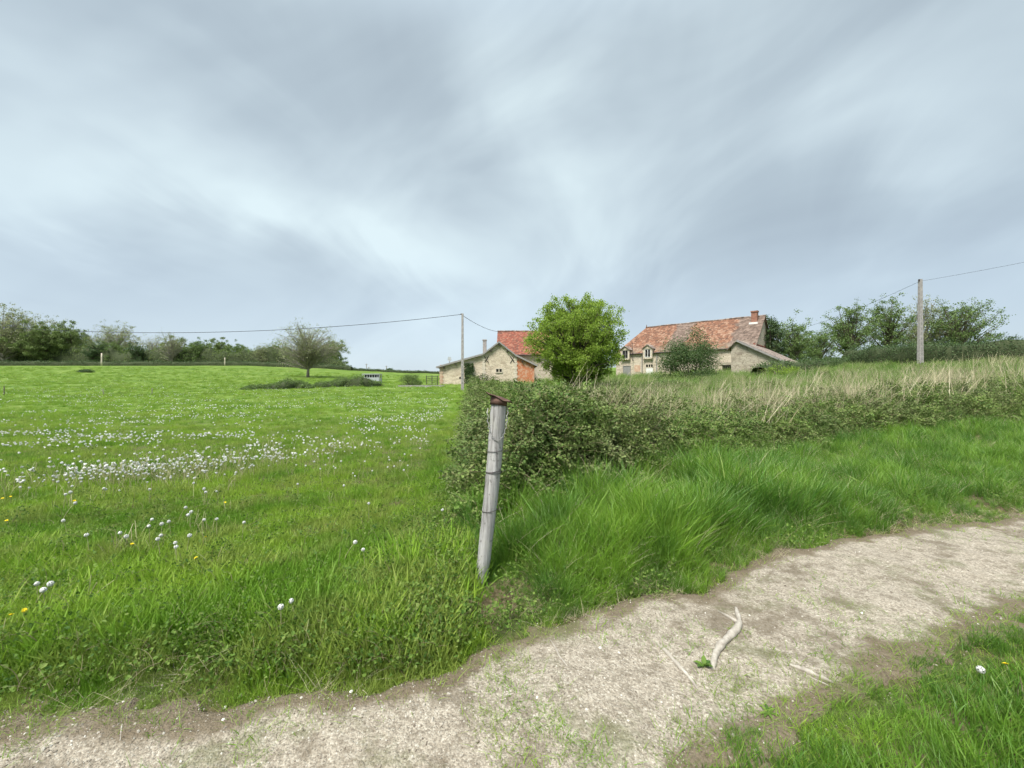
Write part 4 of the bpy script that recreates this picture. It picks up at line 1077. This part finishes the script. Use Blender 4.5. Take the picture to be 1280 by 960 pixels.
# ------------------------------------------------------------------ trees
def quads(C, size, r, flat=.0):
    n = len(C); d = r.normal(0, 1, (n, 3)); d[:, 2] *= (1 - flat); d /= np.linalg.norm(d, axis=1)[:, None]
    a = np.cross(d, r.normal(0, 1, (n, 3))); a /= np.linalg.norm(a, axis=1)[:, None]; b = np.cross(d, a)
    s_ = (size * r.uniform(.6, 1.3, n))[:, None]
    V = np.stack([C - a * s_ * .5, C + b * s_ * .32, C + a * s_ * .5, C - b * s_ * .32], 1).reshape(-1, 3)
    return V, np.arange(n)[:, None] * 4 + np.array([[0, 1, 2, 3]])
def make_tree(name, h, trunk_h, cw, ch, nb, leaves, leafsize, mleaf, mbark, seed, clus=.5, twigs=5, zc=None, tr=.22, low=-.8, shape=1.0, lumpy=.25, top=1.0, up=.12, flat=.42, tw=1.0):
    """returns (trunk mesh, crown mesh): tapered trunk, limbs reaching for points of the envelope, leaf clusters at their ends"""
    r = np.random.default_rng(seed)
    zc = zc if zc is not None else h - ch / 2
    mb = MB()
    lean = r.normal(0, .04, 2)
    tp = lambda t: np.array([lean[0] * t * h + .1 * math.sin(3 * t + seed), lean[1] * t * h, t * h * .8])
    mb.tube([tp(t) - (np.array([0, 0, .4]) if t == 0 else 0) for t in np.linspace(0, 1, 9)], tr * (1.25 - np.linspace(0, 1, 9) ** .6 * 1.1), 7)
    C = []
    for k in range(nb):
        d = r.normal(0, 1, 3); d /= np.linalg.norm(d)
        if d[2] < low: d[2] = -d[2]
        rad = r.uniform(.12, 1.0) ** flat
        lum = 1 + lumpy * (vnoise(np.array([math.atan2(d[1], d[0]) * 1.3 + 9]), np.array([d[2] * 2.2 + 5]), seed)[0] - .5) * 2
        tgt = np.array([d[0] * cw / 2 * rad * lum, d[1] * cw / 2 * rad * lum, zc + d[2] * ch / 2 * rad * lum * (top if d[2] > 0 else 1)])
        t0 = np.clip((tgt[2] * r.uniform(.3, .75)) / (h * .8), trunk_h / (h * .8) * .8, .97)
        s0 = tp(t0); mid_ = (s0 + tgt) / 2 + np.array([0, 0, up * cw * r.uniform(0, .6)]) + r.normal(0, .04 * cw, 3)
        tt = np.linspace(0, 1, 6)[:, None]
        Q = (1 - tt) ** 2 * s0 + 2 * tt * (1 - tt) * mid_ + tt ** 2 * tgt
        r0 = tr * .42 * (1.1 - t0) + .03
        mb.tube(Q, np.linspace(r0, .015, 6), 5, False)
        C.append(tgt)
        for j in range(twigs):
            a = Q[r.integers(2, 6)]; b = a + r.normal(0, clus * tw, 3) + np.array([0, 0, .15])
            mb.tube([a, (a + b) / 2 + r.normal(0, .06, 3), b], [.022, .014, .006], 3, False); C.append(b)
    C = np.array(C)
    trunk = mb.mesh('trunk', mbark, True)
    if not leaves: return trunk, None
    wts = r.uniform(.35, 1, len(C)); wts /= wts.sum()
    idx = r.choice(len(C), leaves, p=wts)
    L = C[idx] + r.normal(0, clus * .42, (leaves, 3)) * np.array([1, 1, .75])
    V, F = quads(L, leafsize, r)
    return trunk, np_mesh('crown', V, F, mleaf)
def put_tree(name, meshes, x, y, label, group=None, s=1.0, rz=0.0, z=None, sz=None, cat='tree'):
    e = empty(name, (x, y, float(H(x, y)) if z is None else z), rz); e.scale = (s, s, sz or s)
    tag(e, label, cat, group)
    link(bpy.data.objects.new('trunk', meshes[0]), e)
    if meshes[1]: link(bpy.data.objects.new('crown', meshes[1]), e)
    return e
m_spring = leafmat('spring_leaves', [(.15, .24, .03), (.24, .35, .045), (.31, .42, .065), (.18, .28, .035)], .45, inst=False)
m_mid = leafmat('mid_leaves', [(.085, .14, .04), (.14, .21, .06), (.19, .26, .085)], .3, inst=False)
m_olive = leafmat('olive_leaves', [(.10, .15, .045), (.155, .21, .06), (.21, .27, .085)], .25, inst=False)
m_darkl = leafmat('dark_leaves', [(.04, .075, .028), (.07, .115, .04), (.10, .155, .055)], .2, inst=False)
m_bud = leafmat('budding_leaves', [(.20, .23, .10), (.30, .31, .16), (.19, .24, .08)], .25, inst=False)
m_holly = leafmat('grey_green_leaves', [(.04, .08, .025), (.075, .125, .038), (.115, .17, .055)], .2, inst=False)

t = make_tree('t', 8.9, 1.0, 9.7, 7.9, 340, 90000, .16, m_spring, m_bark, 17, .50, 3, zc=4.85, tr=.26, low=-.98, lumpy=.0, up=.02, flat=.36, tw=.8)
put_tree('round_tree', t, 6.1, 38, 'large round light green tree in fresh leaf between the barn and the farmhouse', z=.85)

def shrub(name, x, y, w_, h_, d_, label, m, seed, n=6000, leaf=.10, z=None, cat='shrub', group=None, rz=0, lump=.3):
    r = np.random.default_rng(seed)
    k = 34; cs = []
    for _ in range(k):
        d = r.normal(0, 1, 3); d /= np.linalg.norm(d); d[2] = abs(d[2]) * .95; q = r.uniform(.55, .95)
        cs.append([d[0] * w_ / 2 * q, d[1] * d_ / 2 * q, d[2] * h_ * q * (1 + lump * (r.uniform() - .5))])
    cs = np.array(cs)
    L = cs[r.integers(0, k, n)] + r.normal(0, 1, (n, 3)) * np.array([w_, d_, h_ * .9]) * .085
    L[:, 2] = np.maximum(L[:, 2], .02)
    e = empty(name, (x, y, float(H(x, y)) if z is None else z), rz); tag(e, label, cat, group)
    mb = MB()
    for c in cs[:16]: mb.tube([[r.normal(0, .1), r.normal(0, .1), -.1], c * .5 + r.normal(0, .08, 3), c], [.05, .03, .01], 4, False)
    mb.build('stems', m_bark, e)
    V, F = quads(L, leaf, r); obj('foliage', V, F, m, e)
    return e
shrub('evergreen_bush', 18.5, 41.5, 6.2, 5.9, 4.8, 'large dark grey green bush in front of the farmhouse wall', m_holly, 41, 24000, .13, z=1.6)
shrub('ivy_bush', -3.6, 53.6, 4.8, 2.3, 1.4, 'dark green shrub growing along the foot of the barn gable', m_darkl, 42, 4000, .13, z=.8)
shrub('laurel_bush', -13.0, 51, 2.9, 1.75, 2, 'dense rounded dark green bush beside the metal gate', m_mid, 43, 5000, .1)
# ivy on the barn wall beside the pole
r = np.random.default_rng(44); n = 3500; x_ = bp(586.5, 0)[0] + r.normal(0, .55, n) ; z_ = r.uniform(.8, 4.4, n); kk = np.abs(x_ - bp(586.5, 0)[0]) < .85 - .25 * vnoise(z_ * 1.7, z_ * 0, 4); x_, z_ = x_[kk], z_[kk]
V, F = quads(np.stack([x_, BY0 - .12 - r.uniform(0, .3, len(x_)), z_], 1), .15, r); tag(obj('ivy', V, F, m_darkl), 'dark ivy climbing the barn wall just right of the concrete pole', 'ivy')

# trees behind the farmhouse
t = make_tree('t', 9.5, .6, 3.2, 8.8, 60, 9000, .2, m_darkl, m_bark, 12, .5, 3, tr=.2)
put_tree('conifer', t, 35.6, 55.0, 'dark narrow tree pressed against the right gable of the farmhouse', z=1.8)
t = make_tree('t', 8, 1, 6, 5.5, 45, 7000, .2, m_mid, m_bark, 13, .55, 4)
put_tree('leafy_tree', t, 39.5, 57, 'leafy mid green tree right behind the outbuilding roof', z=2.6, s=.95)
put_tree('leafy_tree', t, 47.0, 61, 'short leafy tree between the outbuilding and the row of tall trees', z=2.8, s=.85, rz=2)
put_tree('leafy_tree', t, 52.5, 72, 'low pale tree just left of the row of tall trees', z=3.0, s=.95, rz=4)
# tall thin-leaved trees at right
ta = make_tree('t', 12, 2.8, 8.4, 9, 90, 12000, .22, m_mid, m_bark, 21, .62, 4, tr=.28)
tb = make_tree('t', 12.5, 2.8, 7.6, 10, 80, 10000, .22, m_mid, m_bark, 22, .55, 4, tr=.28)
td = make_tree('t', 12.5, 3, 8, 9.5, 90, 6500, .2, m_bud, m_greybark, 23, .55, 5, tr=.28)
te = make_tree('t', 12, 2.5, 10.5, 9, 100, 14000, .22, m_mid, m_bark, 24, .62, 4, tr=.28)
for (tr_, px, Y, s_, rz, lb) in ((ta, 1064, 70, .98, 0, 'spreading green tree at the left end of the row at right'), (tb, 1108, 72, 1.03, 1, 'open crowned tree second from the left in the row at right'),
                                 (td, 1153, 71, 1.02, 2, 'half bare budding tree behind the lone pole'), (te, 1200, 68, .98, 3, 'widest green tree at the right end of the row at right')):
    put_tree('tall_tree', tr_, (px - 640) / 500 * Y, Y, lb, 'row of tall trees at right', s=s_, rz=rz, z=3.7)

# left row beyond the crest
tl_d = make_tree('t', 12, 1, 13, 11, 100, 34000, .27, m_olive, m_bark, 31, .75, 3, tr=.28, low=-.95)
tl_g = make_tree('t', 11, 1, 11, 10, 85, 26000, .26, m_olive, m_bark, 32, .7, 3, tr=.26, low=-.95)
tl_m = make_tree('t', 10, 1, 11, 9, 80, 22000, .26, m_mid, m_bark, 36, .7, 3, tr=.26, low=-.95)
tl_b = make_tree('t', 13, 2, 15, 11, 120, 12000, .26, m_bud, m_greybark, 33, .7, 6, tr=.30)
tl_n = make_tree('t', 12, 2, 10, 9.5, 80, 3500, .2, m_bud, m_greybark, 34, .6, 6, tr=.24)
tl_e = make_tree('t', 8, .5, 5, 7.5, 40, 5000, .3, m_darkl, m_bark, 35, .6, 3, tr=.2, low=-.95)
row = [(tl_b, 4, 388, 'tall half bare tree cut by the left edge of the view'), (tl_d, 18, 412, 'bushy olive tree at the foot of the tall half bare tree at the left edge'), (tl_d, 55, 403, 'broad domed olive tree, left of the two joined domes'), (tl_b, 58, 401, 'half bare tree sticking out behind the joined domes'),
       (tl_g, 88, 407, 'domed olive tree, right of the two joined domes'), (tl_e, 118, 428, 'dark low tree left of the white post'), (tl_b, 146, 407, 'pale half bare tree right of the white post'), (tl_m, 140, 428, 'green understorey tree in front of the pale half bare tree'),
       (tl_e, 171, 430, 'dark evergreen tree right of the pale half bare tree'), (tl_n, 192, 418, 'thin leafless tree standing behind the gap in the row'), (tl_g, 196, 437, 'low olive tree filling the gap in the row'), (tl_n, 214, 414, 'leafless tree behind the middle domed tree'),
       (tl_g, 222, 423, 'middle domed tree of the far left row'), (tl_m, 247, 426, 'mid green tree right of the middle domed tree'), (tl_g, 274, 425, 'rounded olive tree before the row gets lower'), (tl_m, 300, 430, 'green tree near the right end of the far row'),
       (tl_b, 330, 432, 'low half bare tree left of the lone pasture tree'), (tl_g, 350, 436, 'low olive tree directly left of the lone pasture tree'), (tl_m, 414, 426, 'bright green tree right behind the lone pasture tree'), (tl_g, 395, 440, 'small olive tree hidden behind the lone pasture tree')]
hts = {id(tl_d): 12, id(tl_g): 11, id(tl_m): 10, id(tl_b): 13, id(tl_n): 12, id(tl_e): 8}
for k, (tr_, px, ytop, lb) in enumerate(row):
    Y = 116 + (k * 7) % 11; x_ = (px - 640) / 500 * Y; zg = float(H(x_, 112)) - .3
    ztop = EYE + (480 - ytop) / 500 * Y; s_ = (ztop - zg) / (hts[id(tr_)] * 1.0)
    put_tree('field_tree', tr_, x_, Y, lb, 'row of trees beyond the pasture', s=s_, rz=k * 1.3, z=zg)
t = make_tree('t', 10.2, 1.9, 12.5, 7.8, 170, 13000, .16, m_bud, m_greybark, 37, .6, 8, tr=.26, low=-.95, lumpy=.3, up=.02, flat=.5)
put_tree('bare_tree', t, (385 - 640) / 500 * 75, 75, 'lone nearly leafless spreading tree standing in the pasture')

# ------------------------------------------------------------------ hedges
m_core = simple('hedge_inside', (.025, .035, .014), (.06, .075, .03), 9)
def hedge(name, line, hh, wd, label, m, n, leaf, seed, hv=.25, zoff=0.0, taper=0.0):
    r = np.random.default_rng(seed); line = np.array(line, float)
    seg = np.hypot(*np.diff(line, axis=0).T); cum = np.concatenate([[0], np.cumsum(seg)]); T = cum[-1]
    at_ = lambda s_: np.stack([np.interp(s_, cum, line[:, 0]), np.interp(s_, cum, line[:, 1])], -1)
    # core body
    ns = int(T / .6) + 2; ss = np.linspace(0, T, ns); c = at_(ss); tn = np.gradient(c, axis=0); tn /= np.linalg.norm(tn, axis=1)[:, None]; nm = np.stack([-tn[:, 1], tn[:, 0]], 1)
    hgt = hh * (1 - hv + 2 * hv * fbm(ss / 2.5, ss * 0 + seed, seed, 3)) * (1.0 if not taper else np.clip(np.minimum(ss, T - ss) / taper, .02, 1) ** .5); prof = [(-.42, 0), (-.46, .45), (-.30, .82), (0, .9), (.30, .82), (.46, .45), (.42, 0)]
    gz_ = H(c[:, 0], c[:, 1]) + zoff
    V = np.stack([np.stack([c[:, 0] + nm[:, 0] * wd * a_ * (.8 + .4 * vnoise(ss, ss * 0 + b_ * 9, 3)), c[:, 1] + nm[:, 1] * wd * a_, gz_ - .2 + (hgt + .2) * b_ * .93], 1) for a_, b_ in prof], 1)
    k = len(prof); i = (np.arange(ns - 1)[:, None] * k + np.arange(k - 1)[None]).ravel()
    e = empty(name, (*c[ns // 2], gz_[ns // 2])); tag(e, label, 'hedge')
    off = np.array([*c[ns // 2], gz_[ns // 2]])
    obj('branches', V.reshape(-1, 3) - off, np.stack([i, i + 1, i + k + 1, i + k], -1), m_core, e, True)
    s_ = r.uniform(0, T, n); th = r.uniform(-.15, math.pi + .15, n); cc = at_(s_); j = np.clip((s_ / T * (ns - 1)).astype(int), 0, ns - 1)
    hq = np.interp(s_, ss, hgt) * (.9 + .2 * r.uniform(size=n)); q = r.uniform(.85, 1.1, n) * (.62 + .75 * fbm(s_ / (1.1 * hh), th * 1.6 + seed, seed, 3))
    L = np.stack([cc[:, 0] + nm[j, 0] * np.cos(th) * wd * .5 * q, cc[:, 1] + nm[j, 1] * np.cos(th) * wd * .5 * q, H(cc[:, 0], cc[:, 1]) + zoff + np.clip(np.sin(th), 0, 1) ** .55 * hq * q * r.uniform(.75, 1, n)], 1)
    V, F = quads(L, leaf, r); obj('foliage', V - off, F, m, e)
    return e
def ln(pts): return [((px - 640) / 500 * Y, Y) for px, Y in pts]
hedge('field_hedge', ln([(-60, 108), (60, 110), (150, 111), (260, 112), (350, 112), (440, 112)]), 1.35, 1.6, 'long clipped dark hedge along the crest of the pasture below the far trees', m_darkl, 16000, .22, 51, .12)
hedge('field_hedge', ln([(440, 112.6), (500, 112), (556, 111)]), .7, 1.3, 'low dark hedge line running down to the barn on the skyline', m_darkl, 4000, .2, 52, .15)
hedge('wood_edge', ln([(-80, 121), (60, 120), (200, 119), (330, 118), (435, 118)]), 6.0, 3.0, 'dense undergrowth filling the gaps between the far trees at left', m_olive, 30000, .30, 59, .45, 0, 8.0)
hedge('meadow_hedge', [(39, 46), (37.5, 40), (37.2, 34), (39.5, 30.5), (44, 28)], 1.9, 1.9, 'thick dark hedge climbing to the right edge behind the lone pole', m_darkl, 26000, .10, 53, .2, .2)
hedge('meadow_hedge', [(22.5, 36.5), (27, 38.0), (32, 41), (38.5, 46)], 1.25, 1.8, 'bushy bramble hedge below the stone outbuilding', m_holly, 13000, .11, 54, .3, .05)
hedge('bramble_hedge', ln([(302, 43), (325, 44.6), (345, 44.2), (372, 46), (392, 45.3)]), .8, 1.8, 'low dark bramble strip at the left in the middle of the pasture', m_mid, 9000, .11, 55, .7, 0, 3.0)
hedge('bramble_hedge', ln([(388, 46), (410, 46.8), (430, 49), (452, 48.6), (474, 51)]), 1.1, 2.0, 'taller bramble strip in front of the cattle feeder', m_mid, 10000, .11, 56, .6, 0, 2.5)
shrub('grass_bush', (107 - 640) / 500 * 75, 75, 3.0, .7, 1.5, 'small dark bush alone high on the left pasture', m_darkl, 57, 1200, .14)
shrub('horizon_bush', (487 - 640) / 500 * 125, 125, 3.3, 2.2, 2, 'small rounded bush on the skyline right of the far trees', m_darkl, 58, 900, .25, z=float(H(-38, 112)) - .2)
for k, (x_, y_, w_, lb) in enumerate([(-1.6, 33, 2.6, 'young leafy shrub rising from the brambles in front of the barn'), (2.2, 31, 2.4, 'low shrub under the round tree on its left side'), (11.5, 30, 3.0, 'light green shrub at the right foot of the round tree'), (22.5, 33.5, 3.2, 'yellowish green shrub below the outbuilding wall')]):
    shrub('meadow_shrub', x_, y_, w_, 1.1 + .2 * (k % 2), 2, lb, m_mid if k != 3 else m_spring, 60 + k, 2600, .09)

# ------------------------------------------------------------------ small things far off
# metal gate beside the barn
gt = empty('metal_gate', ((540 - 640) / 500 * 53, 53, float(H(-10.6, 53)))); tag(gt, 'rusty tubular metal field gate beside the left corner of the barn', 'gate')
mb = MB()
for z_ in (.2, .45, .7, .95, 1.2): mb.tube([(-.75, 0, z_), (.75, 0, z_)], .03, 5)
mb.build('rails', m_darkmetal, gt)
for x_ in (-.75, .0, .75): mb = MB(); mb.tube([(x_, 0, 0), (x_, 0, 1.3)], .045, 6); mb.build('upright', m_darkmetal, gt)
mb = MB(); mb.box((0, 0, .1), (5.6, 1.2, .22)); o = mb.build('concrete_slab', m_concrete, None, loc=((527 - 640) / 500 * 50, 50, float(H(-11.3, 50)) - .04)); tag(o, 'flat pale concrete slab in the grass before the gate and bush', 'slab')
# cattle feeder
fx = (465 - 640) / 500 * 58
fd = empty('cattle_feeder', (fx, 58, float(H(fx, 58)))); tag(fd, 'pale metal cattle feeder with vertical bars standing behind the bramble strip', 'cattle feeder')
mb = MB(); mb.box((0, 0, 1.32), (2.5, 1.2, .12)); mb.build('top_rail', m_galv, fd)
mb = MB(); mb.box((0, 0, .55), (2.5, 1.1, .5)); mb.build('trough', m_galv, fd)
for x_ in (-1.2, 1.2):
    for y_ in (-.5, .5): mb = MB(); mb.box((x_, y_, .64), (.1, .08, 1.28)); mb.build('leg', m_galv, fd)
mb = MB()
for x_ in np.linspace(-.9, .9, 6): mb.box((x_, -.5, 1.04), (.08, .05, .45))
mb.box((0, -.46, .83), (2.38, .04, .04)); mb.build('bars', m_galv, fd)
mb = MB(); mb.box((0, .2, 1.03), (2.2, .3, .42)); mb.build('slot_shade', m_dark, fd)  # near-black block: shade of the slots behind the bars put into its colour
# posts
def stake(px, Y, h, w, label, m, name='field_post', cat='post', group=None, lean=0.0):
    x_ = (px - 640) / 500 * Y; mb = MB(); t_ = np.linspace(0, 1, 4)
    mb.tube(np.stack([lean * t_, 0 * t_, h * t_ - .1 * (t_ == 0)], 1), [w, w * .95, w * .9, w * .8], 8)
    o = mb.build(name, m, None, True, loc=(x_, Y, float(H(x_, Y)))); tag(o, label, cat, group); return o
stake(127, 107, 3.4, .17, 'tall white post standing in front of the crest hedge', m_quoin, 'white_post')
stake(281, 107.5, 2.2, .12, 'short white post by the crest hedge further right', m_quoin, 'white_post')
stake(5, 33, .75, .035, 'thin dark stake at the left edge of the pasture', m_bark, group='stakes in the pasture')
stake(130, 34, .55, .035, 'leaning pale stake in the left pasture', m_greybark, group='stakes in the pasture', lean=-.12)
stake(190, 34, .6, .035, 'upright pale stake right of the leaning one in the pasture', m_greybark, group='stakes in the pasture')
for k, (px, h_, lb) in enumerate([(458, 7.5, 'taller thin power pole on the skyline'), (461, 6, 'shorter thin power pole beside the taller one on the skyline'), (483, 6.5, 'thin power pole behind the skyline bush')]):
    Y = 190; x_ = (px - 640) / 500 * Y; mb = MB(); zz = EYE + 11 / 500 * Y
    mb.tube([(0, 0, -3), (0, 0, h_ - 2)], .16, 6); mb.box((0, 0, h_ - 2.4), (1.4, .12, .12)); o = mb.build('power_pole', m_concrete, None, loc=(x_, Y, zz)); tag(o, lb, 'power pole', 'power poles on the skyline')
